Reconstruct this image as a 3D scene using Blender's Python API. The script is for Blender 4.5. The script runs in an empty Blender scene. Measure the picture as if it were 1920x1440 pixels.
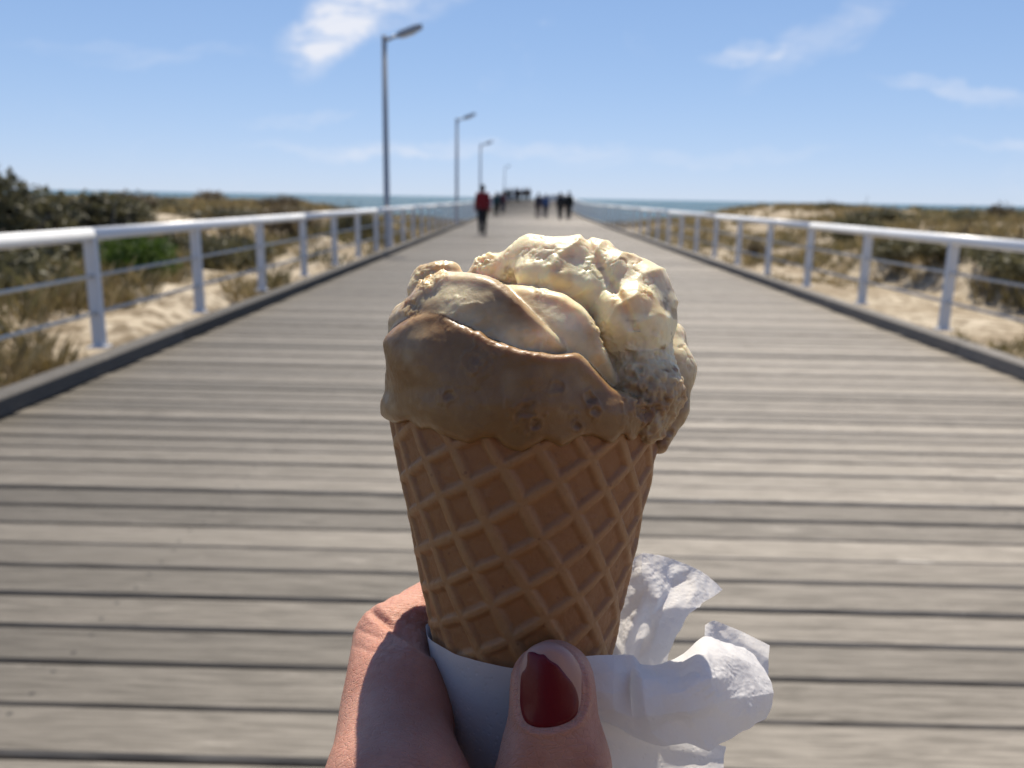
import bpy, bmesh, math, random
import numpy as np
from mathutils import Vector, Matrix

# ---------------------------------------------------------------- camera, sky, sun, exposure
scene = bpy.context.scene
FPX, CAM_H = 1553.0, 1.4                       # focal length in photo pixels (1920 wide), eye height
PITCH, YAW, ROLL = math.radians(12.68), math.radians(0.795), math.radians(0.97)
SUN_EL, SUN_AZ = math.radians(59), math.radians(0)   # azimuth to the right of the jetty axis
camd = bpy.data.cameras.new('camera'); cam = bpy.data.objects.new('camera', camd)
scene.collection.objects.link(cam); scene.camera = cam
CAMM = Matrix.Rotation(YAW, 4, 'Z') @ Matrix.Rotation(math.pi/2-PITCH, 4, 'X') @ Matrix.Rotation(ROLL, 4, 'Z')
CAMM.translation = (0, 0, CAM_H)
cam.matrix_world = CAMM
camd.sensor_width = 36; camd.lens = 36*FPX/1920
camd.clip_start = 0.01; camd.clip_end = 120000
camd.dof.use_dof = True; camd.dof.focus_distance = 0.178; camd.dof.aperture_fstop = 21.0

world = bpy.data.worlds.new('World'); scene.world = world; world.use_nodes = True
sun_d = bpy.data.lights.new('sun', 'SUN'); sun = bpy.data.objects.new('sun', sun_d); scene.collection.objects.link(sun)
sun_d.energy = 5.0; sun_d.angle = math.radians(0.53); sun_d.color = (1.0, 0.91, 0.77)
SUN_DIR = Vector((math.sin(SUN_AZ)*math.cos(SUN_EL), math.cos(SUN_AZ)*math.cos(SUN_EL), math.sin(SUN_EL)))
sun.rotation_euler = SUN_DIR.to_track_quat('Z', 'Y').to_euler(); sun.location = (0, 0, 30)
vs = scene.view_settings
vs.view_transform = 'Standard'; vs.look = 'None'; vs.gamma = 1.0; vs.use_curve_mapping = False; vs.exposure = 0.46
scene.render.engine = 'CYCLES'; scene.cycles.use_denoising = True
scene.cycles.max_bounces = 5; scene.cycles.diffuse_bounces = 3; scene.cycles.glossy_bounces = 2; scene.cycles.transmission_bounces = 3; scene.cycles.transparent_max_bounces = 4

class N:                                        # small node-tree writer
    def __init__(s, tree): s.t = tree; tree.nodes.clear()
    def add(s, typ, _p=None, **inp):
        n = s.t.nodes.new(typ)
        for k, v in (_p or {}).items(): setattr(n, k, v)
        for k, v in inp.items():
            key = int(k[1:]) if k[0] == '_' and k[1:].isdigit() else k.replace('__', ' ')
            s.put(n.inputs[key], v)
        return n
    def put(s, sock, v):
        if isinstance(v, bpy.types.NodeSocket): s.t.links.new(v, sock)
        elif isinstance(v, bpy.types.Node): s.t.links.new(v.outputs[0], sock)
        else: sock.default_value = v
    def m(s, op, a, b=0.0, c=0.0, clamp=False):
        n = s.t.nodes.new('ShaderNodeMath'); n.operation = op; n.use_clamp = clamp
        for i, v in enumerate((a, b, c)): s.put(n.inputs[i], v)
        return n.outputs[0]
    def mix(s, f, a, b, blend='MIX'):
        n = s.t.nodes.new('ShaderNodeMix'); n.data_type = 'RGBA'; n.blend_type = blend
        s.put(n.inputs[0], f); s.put(n.inputs[6], a); s.put(n.inputs[7], b)
        return n.outputs[2]
    def ramp(s, f, stops):
        n = s.t.nodes.new('ShaderNodeValToRGB'); s.put(n.inputs[0], f)
        e = n.color_ramp.elements
        while len(e) < len(stops): e.new(0.5)
        for i, (p, c) in enumerate(stops):
            e[i].position = p; e[i].color = c if len(c) == 4 else (*c, 1)
        return n.outputs[0]
    def rng(s, f, a, b, c=0.0, d=1.0, smooth=True):
        n = s.t.nodes.new('ShaderNodeMapRange'); n.interpolation_type = 'SMOOTHSTEP' if smooth else 'LINEAR'
        for i, v in enumerate((f, a, b, c, d)): s.put(n.inputs[i], v)
        return n.outputs[0]
    def noise(s, vec, scale, detail=4.0, rough=0.55, out=0, dist=0.0):
        n = s.add('ShaderNodeTexNoise', None, Vector=vec, Scale=scale, Detail=detail, Roughness=rough, Distortion=dist)
        return n.outputs[out]
    def mapping(s, vec, scale=(1, 1, 1), loc=(0, 0, 0), rot=(0, 0, 0)):
        return s.add('ShaderNodeMapping', None, Vector=vec, Scale=scale, Location=loc, Rotation=rot).outputs[0]

# ---- sky: physical sky with thin cirrus in angular coordinates
w = N(world.node_tree)
sky = w.add('ShaderNodeTexSky', dict(sky_type='NISHITA', sun_disc=False, sun_elevation=SUN_EL, sun_rotation=SUN_AZ,
            altitude=3000.0, air_density=1.0, dust_density=0.0, ozone_density=3.0))
tc = w.add('ShaderNodeTexCoord')
sep = w.add('ShaderNodeSeparateXYZ', None, Vector=tc.outputs['Generated'])
az = w.m('MULTIPLY', w.m('ARCTAN2', sep.outputs[0], sep.outputs[1]), 57.29578)
el = w.m('MULTIPLY', w.m('ARCSINE', sep.outputs[2]), 57.29578)
ang = w.add('ShaderNodeCombineXYZ', None, X=az, Y=el, Z=0.0).outputs[0]
warp = w.noise(ang, 0.22, 4, 0.6, out=1)
wv = w.add('ShaderNodeVectorMath', dict(operation='SCALE'), Vector=w.add('ShaderNodeVectorMath', dict(operation='SUBTRACT'), _0=warp, _1=(0.5, 0.5, 0.5)).outputs[0], Scale=3.0).outputs[0]
angw = w.add('ShaderNodeVectorMath', dict(operation='ADD'), _0=ang, _1=wv).outputs[0]
def wisp(cx, cy, rx, ry, rot, amt):
    p = w.mapping(w.add('ShaderNodeVectorMath', dict(operation='SUBTRACT'), _0=angw, _1=(cx, cy, 0)).outputs[0], rot=(0, 0, math.radians(-rot)))
    s_ = w.add('ShaderNodeSeparateXYZ', None, Vector=p)
    q = w.m('ADD', w.m('POWER', w.m('ABSOLUTE', w.m('DIVIDE', s_.outputs[0], rx)), 2.0), w.m('POWER', w.m('ABSOLUTE', w.m('DIVIDE', s_.outputs[1], ry)), 2.0))
    return w.m('MULTIPLY', w.rng(q, 1.0, 0.0), amt)
fine = w.noise(w.mapping(ang, (0.30, 0.95, 1), rot=(0, 0, math.radians(-28))), 0.9, 8, 0.62, dist=0.6)
cl = None
for a in ((-12.2, 11.0, 5.0, 2.5, 56, 0.80), (-8.4, 12.8, 7.0, 2.8, 18, 0.66), (-13.4, 9.8, 3.8, 1.8, 24, 0.48), (-24.0, 8.0, 8.0, 0.7, 6, 0.15), (-22.0, 13.2, 6.0, 0.6, -10, 0.22),
          (14.2, 8.8, 3.6, 0.75, 4, 0.50), (19.5, 10.8, 8.5, 1.5, 32, 0.26), (26.0, 6.6, 6.0, 0.7, -12, 0.34),
          (31.0, 3.6, 7.0, 0.5, -2, 0.30), (-15.0, 4.7, 4.0, 0.6, 4, 0.22), (-4.0, 3.1, 16.0, 0.6, 0, 0.30),
          (10.0, 2.7, 12.0, 0.6, 2, 0.16), (-11.0, 2.8, 9.0, 0.45, 0, 0.22)):
    c_ = wisp(*a); cl = c_ if cl is None else w.m('ADD', cl, c_)
gen = w.m('MULTIPLY', w.rng(w.noise(w.mapping(angw, (0.045, 0.10, 1), rot=(0, 0, math.radians(-18))), 1.0, 6, 0.6), 0.58, 0.85), 0.28)
cl = w.m('ADD', cl, gen)
cl = w.m('MULTIPLY', cl, w.rng(fine, 0.28, 0.70, 0.18, 1.15), clamp=True)
hsv = w.add('ShaderNodeMix', dict(data_type='RGBA', blend_type='MULTIPLY'), _0=1.0, _6=w.add('ShaderNodeVectorMath', dict(operation='DIVIDE'), _0=sky.outputs[0], _1=w.add('ShaderNodeVectorMath', dict(operation='MULTIPLY_ADD'), _0=sky.outputs[0], _1=(0.2, 0.2, 0.2), _2=(1, 1, 1)).outputs[0]).outputs[0], _7=(0.97, 1.10, 1.40, 1))
SKY_STRENGTH = 0.145
skyc = w.mix(cl, hsv.outputs[2], (4.1, 4.25, 4.7, 1))
bg = w.add('ShaderNodeBackground', None, Color=skyc, Strength=SKY_STRENGTH)
w.add('ShaderNodeOutputWorld', None, Surface=bg.outputs[0])

# ---------------------------------------------------------------- helpers
C = scene.collection
def tag(o, label=None, cat=None, group=None, kind=None):
    if label: o['label'] = label
    if cat: o['category'] = cat
    if group: o['group'] = group
    if kind: o['kind'] = kind
    return o
def empty(name, loc=(0, 0, 0), rz=0.0):
    o = bpy.data.objects.new(name, None); C.objects.link(o); o.location = loc; o.rotation_euler.z = rz
    o.empty_display_size = 0.05
    return o
def link(name, me, parent=None, loc=(0, 0, 0), mat=None):
    o = bpy.data.objects.new(name, me); C.objects.link(o); o.location = loc
    if parent: o.parent = parent
    if mat is not None and not me.materials: me.materials.append(mat)
    return o
def mesh(name, v, f, smooth=False):
    me = bpy.data.meshes.new(name)
    v = np.asarray(v, dtype=np.float32)
    if isinstance(f, np.ndarray):
        n, k = f.shape
        me.vertices.add(len(v)); me.vertices.foreach_set('co', v.ravel())
        me.loops.add(n*k); me.loops.foreach_set('vertex_index', f.astype(np.int32).ravel())
        me.polygons.add(n); me.polygons.foreach_set('loop_start', np.arange(0, n*k, k, dtype=np.int32))
        me.update(calc_edges=True); me.validate()
    else:
        me.from_pydata([tuple(map(float, p)) for p in v], [], f)
    if smooth: me.polygons.foreach_set('use_smooth', [True]*len(me.polygons))
    me.update()
    return me
def col_attr(me, name, rgb):
    a = me.color_attributes.new(name, 'FLOAT_COLOR', 'POINT')
    c = np.ones((len(rgb), 4), np.float32); c[:, :3] = rgb
    a.data.foreach_set('color', c.ravel())
class MB:                                       # collects simple shapes into ONE mesh
    def __init__(s): s.v = []; s.f = []
    def box(s, x0, x1, y0, y1, z0, z1, b=0.0):
        n = len(s.v)
        if b <= 0:
            s.v += [(x, y, z) for x in (x0, x1) for y in (y0, y1) for z in (z0, z1)]
            s.f += [tuple(n+i for i in q) for q in ((0, 1, 3, 2), (4, 6, 7, 5), (0, 4, 5, 1), (2, 3, 7, 6), (0, 2, 6, 4), (1, 5, 7, 3))]
        else:                                   # top edges chamfered
            for z, e in ((z0, 0), (z1-b, 0), (z1, b)):
                s.v += [(x0+e, y0+e, z), (x1-e, y0+e, z), (x1-e, y1-e, z), (x0+e, y1-e, z)]
            s.f += [(n+3, n+2, n+1, n), (n+8, n+9, n+10, n+11)]
            for k in (0, 4):
                for i in range(4): s.f.append((n+k+i, n+k+(i+1) % 4, n+k+4+(i+1) % 4, n+k+4+i))
        return s
    def tube(s, pts, rad, seg=10, cap=True):
        pts = [Vector(p) for p in pts]; n0 = len(s.v)
        rad = rad if isinstance(rad, (list, tuple)) else [rad]*len(pts)
        for i, p in enumerate(pts):
            t = (pts[min(i+1, len(pts)-1)]-pts[max(i-1, 0)]).normalized()
            a = t.cross(Vector((0, 0, 1)) if abs(t.z) < 0.9 else Vector((1, 0, 0))).normalized(); b_ = t.cross(a)
            for k in range(seg):
                an = 2*math.pi*k/seg
                s.v.append(tuple(p+(a*math.cos(an)+b_*math.sin(an))*rad[i]))
        for i in range(len(pts)-1):
            for k in range(seg):
                a0 = n0+i*seg+k; a1 = n0+i*seg+(k+1) % seg
                s.f.append((a0, a0+seg, a1+seg, a1))
        if cap:
            s.f.append(tuple(n0+k for k in range(seg))); s.f.append(tuple(n0+(len(pts)-1)*seg+seg-1-k for k in range(seg)))
        return s
    def build(s, name, mat, parent=None, smooth=False, loc=(0, 0, 0)):
        return link(name, mesh(name, s.v, s.f, smooth), parent, loc, mat)
    def data(s, name, mat, smooth=False):
        me = mesh(name, s.v, s.f, smooth); me.materials.append(mat); return me

# ---- value noise and signed-distance meshing (numpy)
_rs = np.random.RandomState(7); _LAT = _rs.rand(64, 64, 64).astype(np.float32)
def vnoise(x, y, z, s=1.0, off=0.0):
    f4 = np.float32; x = np.asarray(x*s+(off+31.7), f4); y = np.asarray(y*s+(off*1.7+17.3), f4); z = np.asarray(z*s+(off*0.6+9.1), f4)
    xi = np.floor(x).astype(np.int32); yi = np.floor(y).astype(np.int32); zi = np.floor(z).astype(np.int32)
    fx = x-xi; fy = y-yi; fz = z-zi
    fx = fx*fx*(3-2*fx); fy = fy*fy*(3-2*fy); fz = fz*fz*(3-2*fz)
    xi &= 63; yi &= 63; zi &= 63; xj = (xi+1) & 63; yj = (yi+1) & 63; zj = (zi+1) & 63
    L = _LAT
    c0 = (L[xi, yi, zi]*(1-fx)+L[xj, yi, zi]*fx)*(1-fy)+(L[xi, yj, zi]*(1-fx)+L[xj, yj, zi]*fx)*fy
    c1 = (L[xi, yi, zj]*(1-fx)+L[xj, yi, zj]*fx)*(1-fy)+(L[xi, yj, zj]*(1-fx)+L[xj, yj, zj]*fx)*fy
    return (c0*(1-fz)+c1*fz)*2-1
def fbm(x, y, z, s=1.0, o=3, off=0.0):
    t = 0; a = 1.0; n = 0
    for i in range(o):
        t = t+a*vnoise(x, y, z, s, off+i*5.3); n += a; a *= 0.5; s *= 2.03
    return t/n
def sstep(x, a, b):
    t = np.clip((x-a)/(b-a), 0, 1); return t*t*(3-2*t)
def smin(a, b, k):
    h = np.clip(0.5+0.5*(b-a)/k, 0, 1); return b+(a-b)*h-k*h*(1-h)
def smax(a, b, k): return -smin(-a, -b, k)
def ellips(x, y, z, c, r):
    px, py, pz = (x-c[0])/r[0], (y-c[1])/r[1], (z-c[2])/r[2]
    k0 = np.sqrt(px*px+py*py+pz*pz); k1 = np.sqrt((px/r[0])**2+(py/r[1])**2+(pz/r[2])**2)+1e-9
    return k0*(k0-1)/k1
def rcone(x, y, z, a, b, ra, rb):
    d = np.subtract(b, a); L2 = float(d@d)
    t = np.clip(((x-a[0])*d[0]+(y-a[1])*d[1]+(z-a[2])*d[2])/L2, 0, 1)
    return np.sqrt((x-a[0]-t*d[0])**2+(y-a[1]-t*d[1])**2+(z-a[2]-t*d[2])**2)-(ra+(rb-ra)*t)
def sdf_mesh(fn, lo, hi, h, m=4, margin=2.6):
    lo = np.asarray(lo, float); n = np.ceil((np.asarray(hi)-lo)/(h*m)).astype(int)+1      # coarse points
    ax = [lo[i]+np.arange(n[i])*h*m for i in range(3)]
    X, Y, Z = np.meshgrid(*ax, indexing='ij')
    Sc = fn(X.ravel(), Y.ravel(), Z.ravel()).reshape(n).astype(np.float32)
    act = np.abs(Sc) < h*m*margin
    S = Sc.repeat(m, 0).repeat(m, 1).repeat(m, 2)
    A = act.repeat(m, 0).repeat(m, 1).repeat(m, 2)
    I = np.argwhere(A)
    P3 = lo+I*h
    S[A] = fn(P3[:, 0], P3[:, 1], P3[:, 2])
    ins = S < 0
    cs = [ins[a:ins.shape[0]-1+a, b:ins.shape[1]-1+b, c:ins.shape[2]-1+c] for a in (0, 1) for b in (0, 1) for c in (0, 1)]
    cnt = sum(c.astype(np.int8) for c in cs)
    mixed = (cnt > 0) & (cnt < 8)
    I = np.argwhere(mixed)
    idx = -np.ones(mixed.shape, np.int32); idx[mixed] = np.arange(len(I))
    off = np.array([(a, b, c) for a in (0, 1) for b in (0, 1) for c in (0, 1)])
    V = np.stack([S[I[:, 0]+o[0], I[:, 1]+o[1], I[:, 2]+o[2]] for o in off], 1)
    acc = np.zeros((len(I), 3)); num = np.zeros(len(I))
    for i in range(8):
        for j in range(i+1, 8):
            if np.abs(off[i]-off[j]).sum() != 1: continue
            x = (V[:, i] < 0) != (V[:, j] < 0)
            t = V[x, i]/(V[x, i]-V[x, j])
            acc[x] += off[i]+t[:, None]*(off[j]-off[i]); num[x] += 1
    verts = lo+(I+acc/num[:, None])*h
    faces = []
    for a in range(3):
        b, c = (a+1) % 3, (a+2) % 3
        sl0 = [slice(None)]*3; sl1 = [slice(None)]*3; sl0[a] = slice(0, -1); sl1[a] = slice(1, None)
        s0, s1 = ins[tuple(sl0)], ins[tuple(sl1)]
        E = np.argwhere(s0 != s1)
        ok = (E[:, b] > 0) & (E[:, c] > 0) & (E[:, b] < mixed.shape[b]) & (E[:, c] < mixed.shape[c]) & (E[:, a] < mixed.shape[a])
        E = E[ok]; flip = s0[E[:, 0], E[:, 1], E[:, 2]]
        def cell(db, dc):
            Q = E.copy(); Q[:, b] += db; Q[:, c] += dc
            return idx[Q[:, 0], Q[:, 1], Q[:, 2]]
        q = np.stack([cell(-1, -1), cell(0, -1), cell(0, 0), cell(-1, 0)], 1)
        q[~flip] = q[~flip][:, ::-1]
        faces.append(q[(q >= 0).all(1)])
    return verts, np.concatenate(faces)

def vnormals(v, f):
    n = np.cross(v[f[:, 2]]-v[f[:, 0]], v[f[:, 3]]-v[f[:, 1]]); out = np.zeros_like(v)
    for k in range(4):
        for a in range(3): out[:, a] += np.bincount(f[:, k], n[:, a], len(v))
    return out/(np.linalg.norm(out, axis=1)[:, None]+1e-12)

# ---------------------------------------------------------------- materials
def material(name):
    m = bpy.data.materials.new(name); m.use_nodes = True; return m, N(m.node_tree)
def finish(n, bsdf): n.add('ShaderNodeOutputMaterial', None, Surface=bsdf.outputs[0])
def bump(n, h, strength=0.3, dist=0.01):
    return n.add('ShaderNodeBump', None, Height=h, Strength=strength, Distance=dist).outputs[0]
def simple(name, col, rough=0.5, metal=0.0, var=0.12, scale=6.0, spec=0.5, bump_d=0.0):
    m, n = material(name)
    pos = n.add('ShaderNodeTexCoord').outputs['Object']
    f = n.noise(pos, scale, 5)
    c = n.mix(f, tuple(x*(1-var) for x in col)+(1,), tuple(min(1, x*(1+var)) for x in col)+(1,))
    kw = dict(Base__Color=c, Roughness=n.rng(f, 0.2, 0.8, max(0.05, rough-0.1), min(1, rough+0.1)), Metallic=metal, Specular__IOR__Level=spec)
    if bump_d: kw['Normal'] = bump(n, n.noise(pos, scale*6, 4), 0.5, bump_d)
    finish(n, n.add('ShaderNodeBsdfPrincipled', None, **kw)); return m

def mat_wood(name, dark, light, rough=0.52, spec=0.5):
    m, n = material(name)
    tcn = n.add('ShaderNodeTexCoord'); info = n.add('ShaderNodeObjectInfo')
    p = n.add('ShaderNodeVectorMath', dict(operation='ADD'), _0=n.add('ShaderNodeNewGeometry').outputs['Position'],
              _1=n.add('ShaderNodeCombineXYZ', None, X=n.m('MULTIPLY', info.outputs['Random'], 37.0), Y=0.0, Z=n.m('MULTIPLY', info.outputs['Random'], 11.0)).outputs[0]).outputs[0]
    grain = n.noise(n.mapping(p, (4.5, 80, 40)), 1.0, 6, 0.65, dist=0.4)
    broad = n.noise(n.mapping(p, (0.9, 3.0, 2)), 1.0, 4, 0.6)
    stain = n.noise(n.mapping(p, (1.4, 6, 2)), 1.3, 5, 0.7)
    c = n.mix(n.rng(grain, 0.3, 0.7), dark, light)
    c = n.mix(n.rng(broad, 0.35, 0.7, 0.0, 0.5), c, tuple(x*0.72 for x in light[:3])+(1,))
    c = n.mix(n.rng(stain, 0.62, 0.78, 0.0, 0.55), c, (0.46, 0.42, 0.36, 1))       # bleached salt patches
    knots = n.add('ShaderNodeTexVoronoi', dict(feature='F1'), Vector=n.mapping(p, (1.6, 4.2, 1)), Scale=1.0)
    c = n.mix(n.rng(knots.outputs['Distance'], 0.03, 0.11, 0.55, 0.0), c, (0.10, 0.085, 0.07, 1))
    ob = n.add('ShaderNodeSeparateXYZ', None, Vector=tcn.outputs['Object'])
    bx = n.m('PINGPONG', n.m('ADD', ob.outputs[0], 3.65), 0.915)                       # screw rows over the beams
    sd = n.m('SQRT', n.m('ADD', n.m('POWER', bx, 2.0), n.m('POWER', n.m('SUBTRACT', n.m('ABSOLUTE', ob.outputs[1]), 0.055), 2.0)))
    c = n.mix(n.rng(sd, 0.006, 0.011, 0.85, 0.0), c, (0.03, 0.027, 0.025, 1))
    v = n.add('ShaderNodeHueSaturation', None, Value=n.m('MULTIPLY', n.rng(info.outputs['Random'], 0.0, 1.0, 0.68, 1.18, False), n.rng(n.add('ShaderNodeSeparateXYZ', None, Vector=n.add('ShaderNodeNewGeometry').outputs['Position']).outputs[0], -3.2, 2.6, 0.82, 1.72)), Saturation=1.0, Hue=0.5, Color=c).outputs[0]  # wood lightens towards the right: glare painted into the colour
    finish(n, n.add('ShaderNodeBsdfPrincipled', None, Base__Color=v, Roughness=n.rng(grain, 0.2, 0.8, rough+0.12, rough-0.06),
           Specular__IOR__Level=spec, Normal=bump(n, grain, 0.35, 0.004)))
    return m
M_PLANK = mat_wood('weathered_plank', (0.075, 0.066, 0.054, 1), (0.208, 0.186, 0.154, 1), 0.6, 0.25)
M_KERB = mat_wood('kerb_timber', (0.055, 0.050, 0.045, 1), (0.125, 0.115, 0.10, 1), 0.7, 0.3)
M_BEAM = mat_wood('dark_beam', (0.06, 0.05, 0.04, 1), (0.12, 0.10, 0.08, 1), 0.8, 0.3)
M_RAIL = simple('grey_painted_metal', (0.80, 0.80, 0.785), 0.36, 0.0, 0.06, 3.0, 0.5)
M_POST = simple('grey_galvanised_post', (0.60, 0.60, 0.60), 0.45, 0.0, 0.08, 4.0, 0.5)
M_WIRE = simple('steel_wire', (0.55, 0.52, 0.46), 0.45, 0.2, 0.1, 9.0)
M_LAMP = simple('lamp_grey', (0.30, 0.315, 0.33), 0.5, 0.2, 0.1, 2.0)
M_LENS = simple('lamp_lens', (0.5, 0.5, 0.48), 0.25, 0.0, 0.05, 8.0)

def mat_sand():
    m, n = material('dune_sand')
    p = n.add('ShaderNodeNewGeometry').outputs['Position']
    a = n.noise(p, 0.55, 6, 0.6); b = n.noise(p, 4.0, 6, 0.7); c = n.noise(p, 40.0, 4, 0.7)
    col = n.mix(n.rng(a, 0.3, 0.7), (0.34, 0.275, 0.19, 1), (0.57, 0.495, 0.38, 1))
    col = n.mix(n.rng(b, 0.44, 0.60, 0, 0.85), col, (0.155, 0.115, 0.068, 1))           # dry litter
    col = n.mix(n.rng(c, 0.55, 0.75, 0, 0.5), col, (0.30, 0.24, 0.15, 1))
    h = n.m('ADD', n.m('MULTIPLY', b, 0.6), n.m('MULTIPLY', c, 0.15))
    finish(n, n.add('ShaderNodeBsdfPrincipled', None, Base__Color=col, Roughness=0.95, Specular__IOR__Level=0.15, Normal=bump(n, h, 0.9, 0.12)))
    return m
M_SAND = mat_sand()
def mat_sea():
    m, n = material('sea_water')
    p = n.add('ShaderNodeNewGeometry').outputs['Position']
    a = n.noise(n.mapping(p, (0.02, 0.05, 1)), 1.0, 6, 0.6); b = n.noise(n.mapping(p, (0.5, 1.1, 1)), 1.0, 5, 0.65)
    col = n.mix(n.rng(a, 0.35, 0.65), (0.020, 0.075, 0.105, 1), (0.035, 0.11, 0.135, 1))
    finish(n, n.add('ShaderNodeBsdfPrincipled', None, Base__Color=col, Roughness=0.32, IOR=1.33, Specular__IOR__Level=0.3, Normal=bump(n, b, 1.0, 1.2)))
    return m
M_SEA = mat_sea()
def mat_leaf(name, c0, c1, rough=0.6):
    m, n = material(name)
    info = n.add('ShaderNodeObjectInfo'); p = n.add('ShaderNodeNewGeometry').outputs['Position']
    f = n.noise(p, 3.5, 3)
    f2 = n.noise(p, 30.0, 2)
    col = n.mix(n.rng(n.m('ADD', n.m('MULTIPLY', f, 0.65), n.m('MULTIPLY', f2, 0.35)), 0.3, 0.7), c0, c1)
    col = n.add('ShaderNodeHueSaturation', None, Value=n.rng(info.outputs['Random'], 0, 1, 0.8, 1.2, False), Hue=0.5, Saturation=1.0, Color=col).outputs[0]
    d = n.add('ShaderNodeBsdfPrincipled', None, Base__Color=col, Roughness=rough, Specular__IOR__Level=0.3)
    t = n.add('ShaderNodeBsdfTranslucent', None, Color=col)
    finish(n, n.add('ShaderNodeMixShader', None, _0=0.3, _1=d.outputs[0], _2=t.outputs[0])); return m
M_LEAF_DARK = mat_leaf('olive_dark_leaf', (0.058, 0.058, 0.030, 1), (0.165, 0.150, 0.078, 1))
M_LEAF_GREEN = mat_leaf('green_leaf', (0.038, 0.070, 0.010, 1), (0.095, 0.150, 0.024, 1))
M_LEAF_DRY = mat_leaf('dry_brown_leaf', (0.085, 0.062, 0.038, 1), (0.20, 0.155, 0.085, 1))
M_TWIG = simple('shrub_twig', (0.11, 0.085, 0.06), 0.9, 0, 0.25, 20)
def mat_grass():
    m, n = material('dune_grass')
    a = n.add('ShaderNodeVertexColor', dict(layer_name='tint'))
    d = n.add('ShaderNodeBsdfPrincipled', None, Base__Color=a.outputs[0], Roughness=0.7, Specular__IOR__Level=0.25)
    t = n.add('ShaderNodeBsdfTranslucent', None, Color=a.outputs[0])
    finish(n, n.add('ShaderNodeMixShader', None, _0=0.3, _1=d.outputs[0], _2=t.outputs[0])); return m
M_GRASS = mat_grass()

# ---------------------------------------------------------------- the setting: terrain, sea
def deck_z(y): return 0.9*float(sstep(np.float64(y), 58.0, 112.0))
CX0 = 0.45                                      # middle of the jetty
def ground_z(x, y):
    x = np.asarray(x, float); y = np.asarray(y, float)
    s = np.abs(x-CX0)-4.1
    zero = np.zeros_like(x)
    n1 = fbm(x, y, zero, 0.11, 3, 2.0); n2 = fbm(x, y, zero, 0.42, 3, 8.0); n3 = fbm(x, y, zero, 1.5, 2, 4.0)
    rise = sstep(s, 0.3, 16.0)
    z = -0.62+1.25*rise+0.42*n1*sstep(s, 0.5, 5)+0.24*n2*sstep(s, 0.1, 2)+0.05*n3
    left = x < CX0
    mound = sstep(s, 0.1, 1.0)*(1-sstep(s, 2.2, 4.5))*sstep(y, 3.5, 7)*(1-sstep(y, 26, 40))
    z = z+np.where(left, mound*(0.38+0.35*n2), 0)
    flat = (1-sstep(s, 4.3, 4.9))*sstep(y, 3, 6)*(1-sstep(y, 22, 30))               # sandy track on the right
    z = np.where(left, z, z*(1-flat)+(-0.50+0.07*n2+0.03*n3)*flat)
    bank = sstep(s, 4.4, 5.0)*(1-sstep(s, 9, 14))*sstep(y, 6, 9)*(1-sstep(y, 25, 31))
    z = np.where(left, z, z+0.42*bank)
    z = np.where(s < 0, -0.62-0.02*np.abs(s)+0.04*n3, z)
    z = z+0.25*sstep(y, 30, 50)*sstep(s, 6, 14)
    lim = np.where(left, 0.62, 0.98)                                                 # crest stays below eye level
    z = np.where(z > lim, lim+0.25*(z-lim), z)
    fall = sstep(y, 62.0+6*n1, 92.0)
    return z*(1-fall)-4.2*fall
def axis(lo, hi, fine_lo, fine_hi, d0, d1):
    a = list(np.arange(fine_lo, fine_hi, d0))
    x = fine_lo; l = []
    d = d0
    while x > lo: d = min(d*1.12, d1); x -= d; l.append(x)
    x = a[-1]; r = []; d = d0
    while x < hi: d = min(d*1.12, d1); x += d; r.append(x)
    return np.array(l[::-1]+a+r)
gx = axis(-160, 160, -16, 18, 0.22, 5.0); gy = axis(-30, 120, 2, 34, 0.24, 2.0)
GX, GY = np.meshgrid(gx, gy, indexing='ij'); GZ = ground_z(GX, GY)
nx_, ny_ = GX.shape
def grid_faces(a, b):
    i = np.arange(a-1)[:, None]*b+np.arange(b-1)[None, :]
    return np.stack([i, i+b, i+b+1, i+1], -1).reshape(-1, 4)
ter = link('ground', mesh('ground', np.stack([GX, GY, GZ], -1).reshape(-1, 3), grid_faces(nx_, ny_), True), mat=M_SAND)
tag(ter, 'pale sandy dune ground on both sides of the boardwalk', kind='structure')
rr = [0.0]+list(np.geomspace(60, 60000, 40)); sv = [(0, 60, -2.4)]; sf = []
for r in rr[1:]:
    for k in range(64): sv.append((r*math.cos(k*math.pi/32), 60+r*math.sin(k*math.pi/32), -2.4))
for k in range(64): sf.append((0, 1+k, 1+(k+1) % 64))
for i in range(len(rr)-2):
    for k in range(64):
        a = 1+i*64+k; b = 1+i*64+(k+1) % 64; sf.append((a, a+64, b+64, b))
tag(link('sea', mesh('sea', sv, sf), mat=M_SEA), 'blue green sea reaching to the horizon', kind='structure')

# ---------------------------------------------------------------- boardwalk: planks, kerbs, beams
random.seed(11)
XL, XR = -3.55, 4.42
deck = empty('boardwalk', (CX0, 0, 0)); tag(deck, 'weathered grey timber boardwalk running out to sea', kind='structure')
PITCHP, GAP, TH = 0.215, 0.014, 0.055
def plank_mesh(seed, half, wd):
    r = random.Random(seed); segs = 3; v = []; f = []
    prof = [(-0.5, -TH), (-0.5, -0.011), (-0.455, -0.0015), (0.455, -0.0015), (0.5, -0.011), (0.5, -TH)]
    for i in range(segs+1):
        x = -half+2*half*i/segs; j = r.uniform(-0.003, 0.003); jz = r.uniform(-0.002, 0.002)
        for (a, b) in prof: v.append((x, a*wd+j, b+(jz if b > -TH else 0)))
    for i in range(segs):
        for k in range(6):
            a = i*6+k; b = i*6+(k+1) % 6; f.append((a, a+6, b+6, b))
    f += [tuple(range(6)), tuple(segs*6+5-k for k in range(6))]
    return mesh('plank', v, f)
HALF = (XR-XL)/2-0.02
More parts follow.
